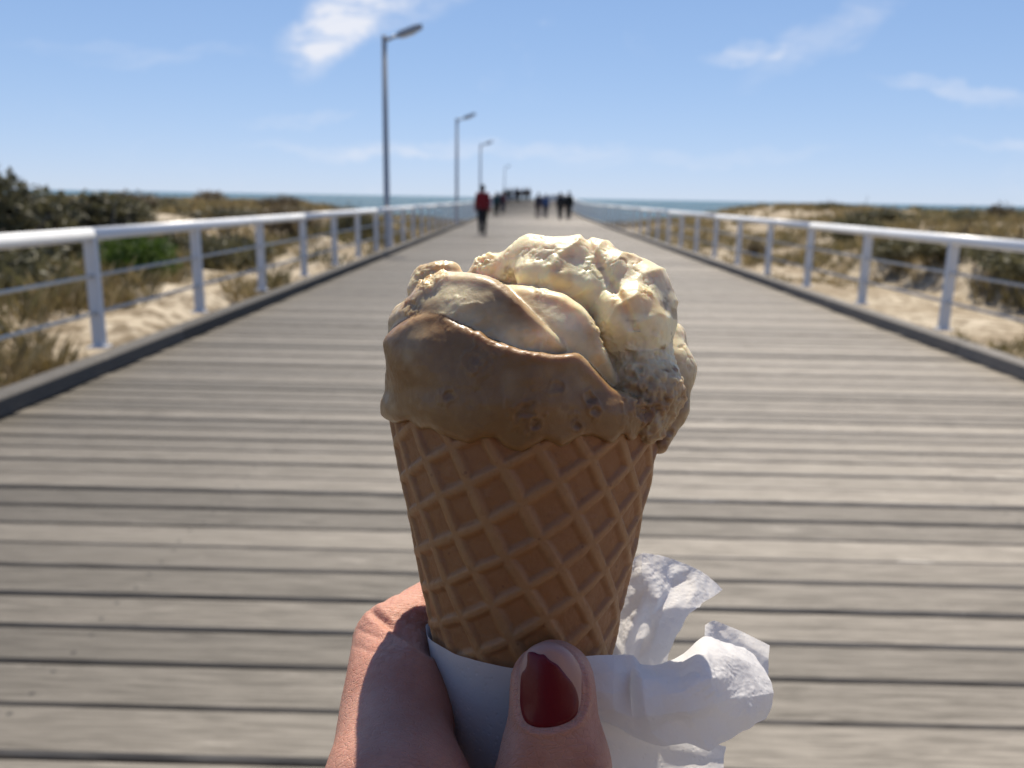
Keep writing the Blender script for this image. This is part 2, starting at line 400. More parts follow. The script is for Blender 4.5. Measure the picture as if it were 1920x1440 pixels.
pv = [plank_mesh(i, HALF, PITCHP-GAP-(0.004 if i % 3 == 0 else 0)) for i in range(8)]
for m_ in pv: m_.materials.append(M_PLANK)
y = -3.0
while y < 44.5:
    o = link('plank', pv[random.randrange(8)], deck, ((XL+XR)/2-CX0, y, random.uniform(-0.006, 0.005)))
    o.rotation_euler = (random.gauss(0, 0.014), random.uniform(-0.0006, 0.0006), random.choice((0, math.pi)))
    y += PITCHP+random.choice((-0.004, -0.002, 0, 0, 0.002, 0.007))
Y_FAR, Y_END = y, 300.0
fb = MB()
while y < Y_END:
    z = deck_z(y); fb.box(XL-CX0+0.02, XR-CX0-0.02, y-0.1, y+0.1, z-TH, z+random.uniform(-0.003, 0.002)); y += PITCHP
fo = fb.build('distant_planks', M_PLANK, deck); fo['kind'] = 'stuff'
YS = [-3.0, 8, 20, 40, 58]+[58+i*6 for i in range(1, 10)]+[150, 200, 250, 300]
def along(x0, x1, z0, z1, y0, y1, b=0.0):
    mb = MB(); yy = [y0]+[q for q in YS if y0 < q < y1]+[y1]
    n = 0
    for q in yy:
        dz = deck_z(q)
        mb.v += [(x0, q, z0+dz), (x1, q, z0+dz), (x1, q, z1-b+dz), (x1-b, q, z1+dz), (x0+b, q, z1+dz), (x0, q, z1-b+dz)]
    for i in range(len(yy)-1):
        for k in range(6): a = i*6+k; c_ = i*6+(k+1) % 6; mb.f.append((a, c_, c_+6, a+6))
    mb.f += [(5, 4, 3, 2, 1, 0), tuple((len(yy)-1)*6+k for k in range(6))]
    return mb
KERB_H = 0.13
for x0, x1 in ((-3.42, -3.25), (4.10, 4.27)):
    yy = -3.0; L = 5.4
    while yy < Y_END:
        e = min(yy+(L if yy < 60 else 30), Y_END)
        along(x0-CX0, x1-CX0, 0.012, KERB_H, yy, e-0.012, 0.012).build('kerb', M_KERB, deck); yy = e
for xb in (-3.2, -1.4, 0.45, 2.3, 4.1):
    along(xb-0.07-CX0, xb+0.07-CX0, -0.30, -0.062, -3.0, Y_END).build('bearer_beam', M_BEAM, deck)
pile = MB().tube([(0, 0, -4.6), (0, 0, -0.32)], 0.15, 10).data('pile', M_BEAM, True)
yy = 4.0
while yy < Y_END:
    for xb in (-3.2, 0.45, 4.1):
        link('pile', pile, deck, (xb-CX0, yy, deck_z(yy)))
    yy += 8.0

# ---------------------------------------------------------------- railings
def railing(xp, lean, y0, label):
    root = empty('railing', (xp, 0, 0)); tag(root, label, 'railing')
    pm = MB().box(-0.046, 0.046, -0.03, 0.03, 0.136, 1.018, 0.004).box(-0.075, 0.075, -0.065, 0.065, 0.131, 0.147).data('post', M_POST)
    ys = []; yv = y0
    while yv < Y_END-1: ys.append(yv); yv += 2.16
    for q in ys: link('post', pm, root, (0, q, deck_z(q)))
    i = 0
    while i < len(ys)-1:
        j = min(i+3, len(ys)-1); a, b = ys[i], ys[j]
        n = 2 if b < 56 or a > 114 else 4
        pts = [a+0.006+(b-a-0.012)*k/(n-1) for k in range(n)]
        MB().tube([(0, q, 1.055+deck_z(q)) for q in pts], 0.053, 16).build('handrail', M_RAIL, root, True)
        for hz in (0.42, 0.72):
            MB().tube([(0, q, hz+deck_z(q)) for q in pts], 0.015, 6).build('wire', M_WIRE, root, True)
        i = j
    return root
railing(-3.52, 0, 6.72-2.16*3, 'grey metal railing with pale sunlit handrail on the left of the boardwalk')
railing(4.36, 0, 8.62-2.16*4, 'grey metal railing in shade along the right of the boardwalk')

# ---------------------------------------------------------------- lamps along the left edge
pole = MB().tube([(0, 0, -0.6), (0, 0, 0.0), (0, 0, 5.40)], [0.085, 0.085, 0.066], 14).data('pole', M_LAMP, True)
base = MB().box(-0.16, 0.16, -0.16, 0.16, -0.62, -0.58, 0.01).data('base_plate', M_LAMP)
armm = MB().tube([(0, 0, 5.270), (0.16, 0, 5.330), (0.34, 0, 5.400)], [0.05, 0.045, 0.04], 10).data('arm', M_LAMP, True)
hb = MB(); n = 0
for (x, wy, z0, z1) in ((0.30, 0.05, 5.350, 5.440), (0.42, 0.11, 5.360, 5.510), (0.80, 0.13, 5.490, 5.650), (0.98, 0.08, 5.580, 5.680)):
    hb.v += [(x, -wy, z0), (x, wy, z0), (x, wy*0.8, z1), (x, -wy*0.8, z1)]
for i in range(3):
    for k in range(4): a = i*4+k; b = i*4+(k+1) % 4; hb.f.append((a, a+4, b+4, b))
hb.f += [(0, 1, 2, 3), (15, 14, 13, 12)]
headm = hb.data('lamp_head', M_LAMP)
lensm = MB(); lensm.v = [(0.44, -0.09, 5.362), (0.44, 0.09, 5.362), (0.80, 0.11, 5.484), (0.80, -0.11, 5.484), (0.46, -0.07, 5.340), (0.46, 0.07, 5.340), (0.78, 0.09, 5.455), (0.78, -0.09, 5.455)]
lensm.f = [(7, 6, 5, 4), (0, 1, 5, 4), (1, 2, 6, 5), (2, 3, 7, 6), (3, 0, 4, 7)]
lensm = lensm.data('lens', M_LENS)
lamp_labels = ['tallest grey street lamp, nearest one beside the left railing', 'second nearest street lamp left of the walker in red',
               'third street lamp from the camera, just behind the walker in red', 'farthest and smallest street lamp, beside the crowd at the jetty crest']
for i, yl in enumerate((22.6, 45.2, 67.8, 140.0)):
    t = empty('street_lamp', (-3.74, yl, deck_z(yl))); tag(t, lamp_labels[i], 'street lamp', 'street lamps along the jetty')
    link('pole', pole, t); link('base_plate', base, t); link('arm', armm, t)
    h_ = link('lamp_head', headm, t); link('lens', lensm, h_)

# ---------------------------------------------------------------- dune grass (stuff) and shrubs
rs = np.random.RandomState(3)
def grass(nclump, seed):
    r_ = np.random.RandomState(seed)
    R = 5+75*r_.rand(nclump)**1.25; A = np.radians(r_.uniform(-58, 58, nclump))
    x = R*np.sin(A); yv = R*np.cos(A)
    s = np.abs(x-CX0)-4.1
    dens = fbm(x, yv, 0*x, 0.35, 3, 3.0)+0.5*fbm(x, yv, 0*x, 1.1, 2, 9.0)
    flat = (x > CX0) & (s < 4.4) & (yv < 24)
    keep = (s > 0.45) & (dens > np.where(flat, 0.02, -0.16+0.14*(s < 3))) & (yv > 3) & (yv < 72)
    x, yv = x[keep], yv[keep]; z = ground_z(x, yv); k = len(x); nb = 12
    R = np.hypot(x, yv)
    d = np.clip(R/22, 0.6, 3.0)
    hgt = (0.16+0.30*r_.rand(k))*np.where((x > CX0) & (np.abs(x-CX0) < 8.4) & (yv < 24), 0.5, 1.0)
    V = []; T = []
    tan = np.array([0.30, 0.225, 0.105]); olive = np.array([0.115, 0.11, 0.045]); straw = np.array([0.40, 0.32, 0.17])
    mixv = np.clip(0.5+0.9*fbm(x, yv, 0*x, 0.16, 2, 1.0)+0.25*r_.randn(k), 0, 1)
    base_c = olive[None]*(1-mixv[:, None])+tan[None]*mixv[:, None]
    for b in range(nb):
        a = r_.rand(k)*2*np.pi; o = 0.10*r_.rand(k)*d; lean = 0.25+0.55*r_.rand(k); a2 = a+r_.uniform(-0.8, 0.8, k)
        bx = x+np.cos(a)*o; by = yv+np.sin(a)*o; wd = 0.006*d*(0.7+r_.rand(k)); hh = hgt*(0.6+0.6*r_.rand(k))
        sx, sy = -np.sin(a2)*wd, np.cos(a2)*wd
        tx, ty = bx+np.cos(a2)*lean*hh, by+np.sin(a2)*lean*hh
        V.append(np.stack([np.stack([bx-sx, by-sy, z-0.02], 1), np.stack([bx+sx, by+sy, z-0.02], 1),
                           np.stack([(bx+tx)/2+sx*0.7, (by+ty)/2+sy*0.7, z+hh*0.62], 1), np.stack([tx, ty, z+hh], 1)], 1))
        c = base_c*(0.75+0.5*r_.rand(k))[:, None]; q = r_.rand(k) < 0.25; c[q] = straw*(0.7+0.4*r_.rand(q.sum()))[:, None]
        T.append(np.repeat(c[:, None, :], 4, 1))
    V = np.concatenate(V).reshape(-1, 3); T = np.concatenate(T).reshape(-1, 3)
    f = np.arange(len(V)).reshape(-1, 4)
    me = mesh('dune_grass', V, f); col_attr(me, 'tint', T); return me
tag(link('dune_grass', grass(42000, 5), mat=M_GRASS), 'dry tan and olive dune grass scattered over the sand', 'grass', kind='stuff')

def shrub_mesh(seed, n, leaf, lobes, upright=0.5):
    r_ = np.random.RandomState(seed); V = []
    cs = []
    for (cx, cy, cz, rx, rz) in lobes:
        k = int(n*rx*rx*rz*6); dirs = r_.randn(k, 3); dirs /= np.linalg.norm(dirs, axis=1)[:, None]
        rad = r_.rand(k)**0.42*(0.82+0.3*r_.rand(k))
        p = dirs*rad[:, None]*np.array([rx, rx, rz])+np.array([cx, cy, cz]); p[:, 2] = np.abs(p[:, 2])+0.01
        clump = fbm(p[:, 0]+seed, p[:, 1], p[:, 2], 7.0, 2)
        p = p[clump > -0.22]; cs.append(p)
    p = np.concatenate(cs); k = len(p)
    a = r_.randn(k, 3); a[:, 2] += upright*1.6; a /= np.linalg.norm(a, axis=1)[:, None]
    b = np.cross(a, r_.randn(k, 3)); b /= np.linalg.norm(b, axis=1)[:, None]
    L = leaf*(0.6+0.8*r_.rand(k))[:, None]
    q = np.stack([p, p+a*L*0.5+b*L*0.22, p+a*L, p+a*L*0.5-b*L*0.22], 1).reshape(-1, 3)
    return mesh('crown', q, np.arange(len(q)).reshape(-1, 4))
def twig_mesh(seed, hgt, spread):
    r_ = random.Random(seed); mb = MB()
    for k in range(9):
        a = r_.uniform(0, 6.28); s = r_.uniform(0.3, 1)*spread; h = hgt*r_.uniform(0.6, 0.95)
        mb.tube([(0.04*math.cos(a), 0.04*math.sin(a), -0.15), (s*0.35*math.cos(a+.2), s*0.35*math.sin(a+.2), h*0.45), (s*math.cos(a), s*math.sin(a), h)], [0.022, 0.014, 0.005], 5)
    return mb
SH = {}
LOBES = {'round': [(0, 0, 0.42, 0.52, 0.42), (0.25, 0.1, 0.3, 0.34, 0.3), (-0.28, -0.1, 0.3, 0.32, 0.3)],
         'tall': [(0, 0, 0.45, 0.40, 0.5), (0.22, 0.1, 0.72, 0.2, 0.26), (-0.22, 0.0, 0.62, 0.2, 0.24), (0.02, -0.1, 0.9, 0.13, 0.16)],
         'low': [(0, 0, 0.22, 0.5, 0.24), (0.4, 0.1, 0.2, 0.34, 0.2), (-0.42, 0, 0.18, 0.34, 0.2)],
         'sparse': [(0, 0, 0.5, 0.42, 0.45), (0.3, 0, 0.55, 0.25, 0.3), (-0.28, 0.1, 0.4, 0.25, 0.3)]}
for kind, mat_, n, leaf in (('round', M_LEAF_GREEN, 5200, 0.075), ('tall', M_LEAF_DARK, 5600, 0.085), ('low', M_LEAF_DARK, 4200, 0.085), ('sparse', M_LEAF_DRY, 3400, 0.08)):
    SH[kind] = []
    for sd in (1, 2):
        cm = shrub_mesh(sd*7+len(kind), n, leaf, LOBES[kind]); cm.materials.append(mat_)
        SH[kind].append((cm, twig_mesh(sd*5+len(kind), 0.8, 0.45).data('branch', M_TWIG)))
def shrub(kind, x, yv, sx, sz, label, group, i=[0]):
    i[0] += 1; cm, tm = SH[kind][i[0] % 2]
    z = float(ground_z(np.array([x]), np.array([yv]))[0])
    t = empty('shrub', (x, yv, z-0.04), i[0]*1.7); t.scale = (sx, sx, sz); tag(t, label, 'shrub', group)
    link('branches', tm, t); link('crown', cm, t)
GL, GR = 'shrubs on the left dune', 'shrubs on the right dune'
for a in (
    ('round', -5.75, 12.3, 1.15, 1.02, 'rounded bright green bush behind the wires of the left railing', GL),
    ('tall', -8.25, 13.2, 1.9, 1.9, 'tallest dark shrub at the far left edge, tips above the horizon', GL),
    ('tall', -9.0, 15.4, 1.9, 1.75, 'dark upright shrub just right of the tallest one at far left', GL),
    ('tall', -9.6, 18.6, 2.3, 1.5, 'dark shrub whose top just meets the sea horizon on the left', GL),
    ('low', -7.4, 11.4, 2.3, 1.9, 'wide dark low shrub above the first left rail post', GL),
    ('sparse', -6.9, 9.2, 1.5, 0.95, 'dry brown twiggy shrub at left edge under the handrail', GL),
    ('sparse', -7.6, 10.2, 1.6, 1.0, 'brown brushwood clump behind the twiggy shrub at left edge', GL),
    ('low', -8.3, 16.6, 2.4, 2.0, 'dark low shrub left of the green bush and farther back', GL),
    ('low', -6.6, 16.2, 1.5, 1.6, 'small dark shrub behind the second left rail post', GL),
    ('low', -5.1, 7.2, 0.75, 0.8, 'olive tussock shrub at the foot of the first left post', GL),
    ('low', -6.0, 6.6, 0.8, 0.9, 'olive shrub low at the left edge below the lower wire', GL),
    ('low', -7.2, 20.5, 2.2, 1.7, 'dark brush behind the left handrail, above the third post', GL),
    ('sparse', -6.8, 24.5, 2.0, 1.4, 'brown brush behind the left handrail, above the fourth post', GL),
    ('low', 11.4, 29.5, 1.6, 2.4, 'black-green shrub behind the third right rail post', GR),
    ('low', 9.9, 12.8, 2.0, 1.5, 'dark shrub on the bank at the right edge, nearest one', GR),
    ('low', 9.7, 14.9, 1.9, 1.4, 'dark shrub on the bank at right, second from the edge', GR),
    ('low', 9.7, 17.0, 1.9, 1.3, 'dark shrub on the bank at right, third from the edge', GR),
    ('low', 9.6, 19.2, 1.9, 1.2, 'dark shrub on the bank beside the nearest right rail post', GR),
    ('low', 9.6, 21.6, 1.8, 1.1, 'last dark shrub of the bank, between two right rail posts', GR),
    ('sparse', 12.5, 18.5, 1.8, 1.0, 'dry brown shrub above the dark bank at right', GR),
    ('sparse', 7.5, 27.5, 1.1, 0.9, 'dry shrub beyond the sandy track behind the right railing', GR),
    ('low', 21.5, 36.0, 2.6, 1.5, 'dark green shrub on the right crest near the picture edge', GR),
): shrub(*a)
ORD = ['first', 'second', 'third', 'fourth', 'fifth', 'sixth', 'seventh', 'eighth', 'ninth', 'tenth', 'eleventh', 'twelfth', 'thirteenth', 'fourteenth', 'fifteenth', 'sixteenth', 'seventeenth', 'eighteenth', 'nineteenth', 'twentieth', 'twenty-first', 'twenty-second']
random.seed(5); spots_l = []; spots_r = []
for k in range(22):
    yk = random.uniform(20, 50); spots_l.append((random.choice(('low', 'low', 'tall', 'sparse')), -random.uniform(6.5+0.06*yk, 9+0.62*yk), yk, random.uniform(1.8, 3.0), random.uniform(0.85, 1.25)))
for k in range(12):
    spots_r.append((random.choice(('low', 'sparse', 'low')), random.uniform(9.5, 36), random.uniform(27, 55), random.uniform(1.3, 2.3), random.uniform(0.7, 1.2)))
for k, a in enumerate(sorted(spots_l, key=lambda q: q[1]/q[2])):
    shrub(*a, '%s shrub from the left edge along the far left dune%s' % (ORD[k], ', dry and brown' if a[0] == 'sparse' else ', dull olive'), 'far shrubs left')
for k, a in enumerate(sorted(spots_r, key=lambda q: -q[1]/q[2])):
    shrub(*a, '%s shrub from the right edge along the far right dune%s' % (ORD[k], ', dry and brown' if a[0] == 'sparse' else ', dull olive'), 'far shrubs right')
shrub('low', -5.6, 27.5, 1.3, 2.0, 'small dark bush against the sea just left of the nearest lamp', GL)

# ---------------------------------------------------------------- walkers on the jetty
def person_parts(stride, arm, hres=0.0095):
    hip, sh = 0.93, 1.43
    J = {}
    for s, sg in ((1, 1), (-1, -1)):
        ph = stride*s
        knee = (0.095*s, 0.20*max(ph, 0)*1.2+0.12*ph, 0.50); ank = (0.09*s, 0.42*ph-0.05*(ph < 0), 0.085+0.10*max(-ph, 0))
        elb = (0.235*s, -0.28*arm*ph-0.02, 1.13); wr = (0.225*s, -0.50*arm*ph+0.07, 0.90)
        J[s] = ((0.09*s, 0, hip), knee, ank, (0.175*s, 0, sh), elb, wr)
    def torso(x, y, z, e=0.0):
        d = ellips(x, y, z, (0, 0, 1.22), (0.165+e, 0.115+e, 0.27+e)); d = smin(d, ellips(x, y, z, (0, 0, 0.97), (0.165+e, 0.12+e, 0.14+e)), 0.06)
        return smin(d, rcone(x, y, z, (-0.13, 0, 1.41), (0.13, 0, 1.41), 0.062+e, 0.062+e), 0.05)
    def arms(x, y, z, e=0.0, full=True):
        d = 9.0
        for s in (1, -1):
            a, b, c = J[s][3:]
            d = np.minimum(d, smin(rcone(x, y, z, a, b, 0.056+e, 0.044+e), rcone(x, y, z, b, c, 0.043+e, 0.031+e), 0.02))
        return d
    def legs(x, y, z, e=0.0):
        d = 9.0
        for s in (1, -1):
            a, b, c = J[s][:3]
            d = np.minimum(d, smin(rcone(x, y, z, a, b, 0.088+e, 0.060+e), rcone(x, y, z, b, c, 0.060+e, 0.042+e), 0.03))
        return d
    def head(x, y, z, e=0.0):
        d = ellips(x, y, z, (0, 0.01, 1.635), (0.075+e, 0.095+e, 0.115+e)); d = smin(d, ellips(x, y, z, (0, 0.035, 1.575), (0.055+e, 0.06+e, 0.065+e)), 0.03)
        d = smin(d, rcone(x, y, z, (0, 0.10, 1.64), (0, 0.122, 1.605), 0.012, 0.017), 0.012)          # nose
        for s in (1, -1): d = smin(d, ellips(x, y, z, (0.078*s, 0.0, 1.625), (0.012, 0.022, 0.032)), 0.006)
        for s in (1, -1): d = smax(d, -(np.sqrt((x-0.032*s)**2+(y-0.108)**2+(z-1.65)**2)-0.016), 0.01)  # eye sockets
        return smin(d, rcone(x, y, z, (0, -0.015, 1.42), (0, 0, 1.56), 0.056+e, 0.05+e), 0.03)
    def hands(x, y, z):
        d = 9.0
        for s in (1, -1):
            w0 = np.array(J[s][5]); p = w0+(0, 0.02, -0.06)
            d = np.minimum(d, smin(rcone(x, y, z, w0, p, 0.029, 0.03), ellips(x, y, z, p, (0.02, 0.042, 0.045)), 0.015))
            for k, (dy, L) in enumerate(((-0.030, 0.055), (-0.010, 0.07), (0.011, 0.075), (0.031, 0.065))):
                q = p+(0, dy, -0.035); d = smin(d, rcone(x, y, z, q, q+(-0.012*s, dy*0.3+0.008, -L), 0.011, 0.009), 0.004)
            d = smin(d, rcone(x, y, z, p+(-0.005*s, 0.03, 0.02), p+(-0.015*s, 0.075, -0.03), 0.013, 0.010), 0.008)
        return d
    def feet(x, y, z, e=0.0):
        d = 9.0
        for s in (1, -1):
            a = np.array(J[s][2]); zb = max(a[2]-0.04, 0.035)
            d = np.minimum(d, smin(rcone(x, y, z, (a[0], a[1]-0.04, zb), (a[0]*1.15, a[1]+0.16, zb-0.004), 0.04+e, 0.033+e), rcone(x, y, z, (a[0], a[1], zb), tuple(a), 0.04+e, 0.042+e), 0.02))
        return smax(d, -z+0.002, 0.01)
    body = lambda x, y, z: smin(smin(smin(torso(x, y, z), arms(x, y, z), 0.03), smin(legs(x, y, z), feet(x, y, z), 0.02), 0.03), smin(head(x, y, z), hands(x, y, z), 0.01), 0.02)
    wob = lambda x, y, z: 0.006*vnoise(x, y, z, 14.0)
    shirt = lambda x, y, z: smax(smin(torso(x, y, z, 0.024), arms(x, y, z, 0.016), 0.04), np.maximum(0.90-z-0.35*sstep(np.abs(x), 0.19, 0.23), z-1.525), 0.01)+wob(x, y, z)
    trous = lambda x, y, z: smax(smin(legs(x, y, z, 0.022), ellips(x, y, z, (0, 0, 0.95), (0.178, 0.135, 0.13)), 0.04), np.maximum(z-1.0, 0.10-z), 0.01)+wob(x, y, z)
    shoes = lambda x, y, z: smax(feet(x, y, z, 0.010), z-0.13-0.1*stride, 0.008)
    hair = lambda x, y, z: smax(ellips(x, y, z, (0, -0.006, 1.65), (0.092, 0.108, 0.125)), smax(0.055-np.where(True, -y, 0)-0.6*(z-1.60)-0.06, 1.50-z, 0.02)*1.0, 0.02)+0.004*vnoise(x, y, z, 30)
    out = []
    for nm, fn, lo, hi in (('body', body, (-.36, -.42, -.01), (.36, .46, 1.80)), ('top', shirt, (-.36, -.38, .82), (.36, .40, 1.52)),
                           ('trousers', trous, (-.26, -.40, .05), (.26, .44, 1.05)), ('shoes', shoes, (-.22, -.42, -.01), (.22, .56, .30)), ('hair', hair, (-.14, -.16, 1.44), (.14, .16, 1.82))):
        v, f = sdf_mesh(fn, lo, hi, hres if nm != 'trousers' else hres*1.5, 3, 3.0); out.append((nm, mesh(nm, v, f, True)))
    return out
TEMPL = [person_parts(0.55, 0.7), person_parts(-0.5, 0.6), person_parts(0.08, 0.3)]
for T_ in TEMPL:
    for nm, me in T_: me.materials.append(None)
_cm = {}
def cloth(c):
    if c not in _cm: _cm[c] = simple('cloth_%d' % len(_cm), c, 0.85, 0, 0.15, 12.0, 0.2)
    return _cm[c]
M_SKINF = simple('walker_skin', (0.45, 0.27, 0.19), 0.55, 0, 0.06, 8)
def person(x, yv, rz, sc, ti, top, bottom, hairc, label, group=None):
    t = empty('person', (x, yv, deck_z(yv)+0.002), rz); t.scale = (sc, sc, sc); tag(t, label, 'person', group)
    for nm, me in TEMPL[ti]:
        o = link(nm, me, t); o.material_slots[0].link = 'OBJECT'
        o.material_slots[0].material = {'body': M_SKINF, 'top': cloth(top), 'trousers': cloth(bottom), 'shoes': cloth((0.05, 0.05, 0.05)), 'hair': cloth(hairc)}[nm]
BLK, NAVY = (0.022, 0.023, 0.026), (0.03, 0.035, 0.055)
person(-1.66, 31.8, 0.1, 1.05, 0, (0.20, 0.018, 0.022), (0.025, 0.024, 0.028), (0.05, 0.035, 0.025), 'walker in dark red top and black trousers, nearest on the boardwalk')
GP = 'walkers far down the jetty'
person(-2.2, 62, 0.0, 1.0, 1, (0.03, 0.06, 0.065), BLK, (0.04, 0.03, 0.02), 'walker in dark teal just right of the one in red', GP)
person(-1.95, 70, 3.1, 0.98, 2, (0.10, 0.04, 0.045), NAVY, (0.05, 0.04, 0.03), 'small walker in dull maroon behind the one in teal', GP)
person(0.80, 58.2, 0.1, 1.0, 1, (0.05, 0.045, 0.06), (0.12, 0.10, 0.09), (0.04, 0.03, 0.025), 'walker in dark purple-grey top above the ice cream', GP)
person(1.35, 60.5, 0.0, 0.95, 0, (0.06, 0.10, 0.20), NAVY, (0.05, 0.035, 0.02), 'walker in blue beside the one in purple-grey', GP)
person(2.25, 56.8, 0.1, 1.02, 0, BLK, BLK, (0.02, 0.02, 0.02), 'walker all in black, left of the two close together at right', GP)
person(2.80, 56.5, -0.1, 1.06, 1, (0.012, 0.014, 0.014), BLK, (0.03, 0.02, 0.02), 'walker all in black, right of the two close together at right', GP)
for k, (px, yv, ti, c) in enumerate(sorted(((-2.0, 100, 0, BLK), (-1.4, 104, 1, NAVY), (-0.9, 99, 2, (0.05, 0.04, 0.035)), (-0.35, 106, 0, (0.06, 0.045, 0.045)), (0.2, 102, 1, (0.09, 0.075, 0.06)), (-2.5, 96, 1, (0.04, 0.05, 0.05))), key=lambda q: q[0]/q[1])):
    person(px, yv, 3.1*(k % 2), 1.0+0.02*(k % 3), ti, c, BLK, (0.03, 0.025, 0.02), 'tiny dark walker, %s from the left in the crowd on the jetty crest' % ORD[k], 'crowd at the jetty crest')

# ================================================================ the ice cream, cone, hand and napkin
# authored in millimetres in a frame square to the line of sight (x right, y up, w towards the viewer), then set in the world
D0 = 200.0
def P(px, py, wv=0.0):
    k = (D0-wv)/FPX; return np.array(((px-960)*k, (720-py)*k, wv))
MM = np.array(CAMM.to_3x3()); T0 = np.array(CAMM.translation)
def to_world(v):
    v = np.asarray(v, float); q = np.stack([v[:, 0], v[:, 1], v[:, 2]-D0], 1)*0.001
    return q@MM.T+T0
def place(name, v, f, mat_, parent, smooth=True):
    wv_ = to_world(v)-np.array(parent.location)
    return link(name, mesh(name, wv_, f, smooth), parent, mat=mat_)
AXT = 3.4
def cone_R(Y): return 32.4+0.198*(Y+10.3)
def axis_x(Y): return 3.5+0.013*(Y+10.3)
APEX = -10.3-32.4/0.198
hero = empty('ice_cream_cone', to_world(np.array([[axis_x(APEX), APEX, 0.0]]))[0])
tag(hero, 'waffle cone topped with caramel and vanilla ice cream, held up in the foreground', 'ice cream')

# ---- ice cream
curA = np.array([(600, 690), (700, 645), (738, 612), (770, 592), (800, 582), (826, 583), (860, 604), (900, 625), (940, 643), (985, 659), (1040, 667), (1085, 663), (1112, 690), (1150, 728), (1188, 748), (1202, 800), (1240, 900), (1400, 1000)], float)
curB = np.array([(600, 640), (700, 610), (760, 565), (795, 525), (830, 511), (880, 512), (920, 520), (948, 536), (985, 574), (1030, 618), (1082, 662), (1130, 712), (1185, 752), (1210, 800), (1400, 1000)], float)
curC = np.array([(600, 640), (800, 560), (900, 524), (950, 532), (1000, 538), (1060, 552), (1100, 580), (1122, 620), (1140, 668), (1165, 725), (1192, 755), (1215, 810), (1400, 1000)], float)
EDGE = np.array([(600, 770), (725, 785), (743, 790), (767, 783), (790, 800), (810, 797), (835, 812), (860, 820), (880, 826), (900, 812), (933, 810), (953, 833), (977, 843), (1000, 830), (1022, 818), (1053, 836), (1083, 820), (1113, 816), (1147, 832), (1168, 810), (1183, 826), (1194, 818), (1200, 800), (1235, 802), (1300, 806)], float)
def soften(c, wd):
    xs = np.arange(c[0, 0], c[-1, 0]+1.0); ys = np.interp(xs, c[:, 0], c[:, 1]); kk = np.hanning(wd*2+3); kk /= kk.sum()
    ys = np.convolve(np.pad(ys, wd+1, mode='edge'), kk, mode='valid'); return np.stack([xs[::3], ys[::3]], 1)
curA, curB, curC, EDGE = soften(curA, 16), soften(curB, 16), soften(curC, 14), soften(EDGE, 7)
def edge_d(px, py, cur, k):                     # signed mm above a curve (positive = above it, outside the layer)
    yc = np.interp(px, cur[:, 0], cur[:, 1]); sl = np.interp(px, (cur[1:, 0]+cur[:-1, 0])/2, np.diff(cur[:, 1])/np.diff(cur[:, 0]))
    return (yc-py)/np.sqrt(1+sl*sl)*k
def nearpx(px, py, lst):
    t = np.zeros_like(px)
    for (a, b, r) in lst: t = np.maximum(t, 1-np.clip(np.hypot(px-a, py-b)/r, 0, 1))
    return t*t*(3-2*t)
CRUMB = [(1105, 497, 34), (1140, 500, 28), (1150, 545, 26), (1003, 478, 24), (1040, 498, 30), (1122, 612, 34), (1135, 645, 34), (1195, 700, 42), (1185, 660, 40), (1215, 548, 24), (1205, 745, 34), (800, 525, 42), (825, 505, 28), (905, 490, 34), (950, 520, 30), (1015, 536, 32), (770, 578, 26), (1230, 630, 26)]
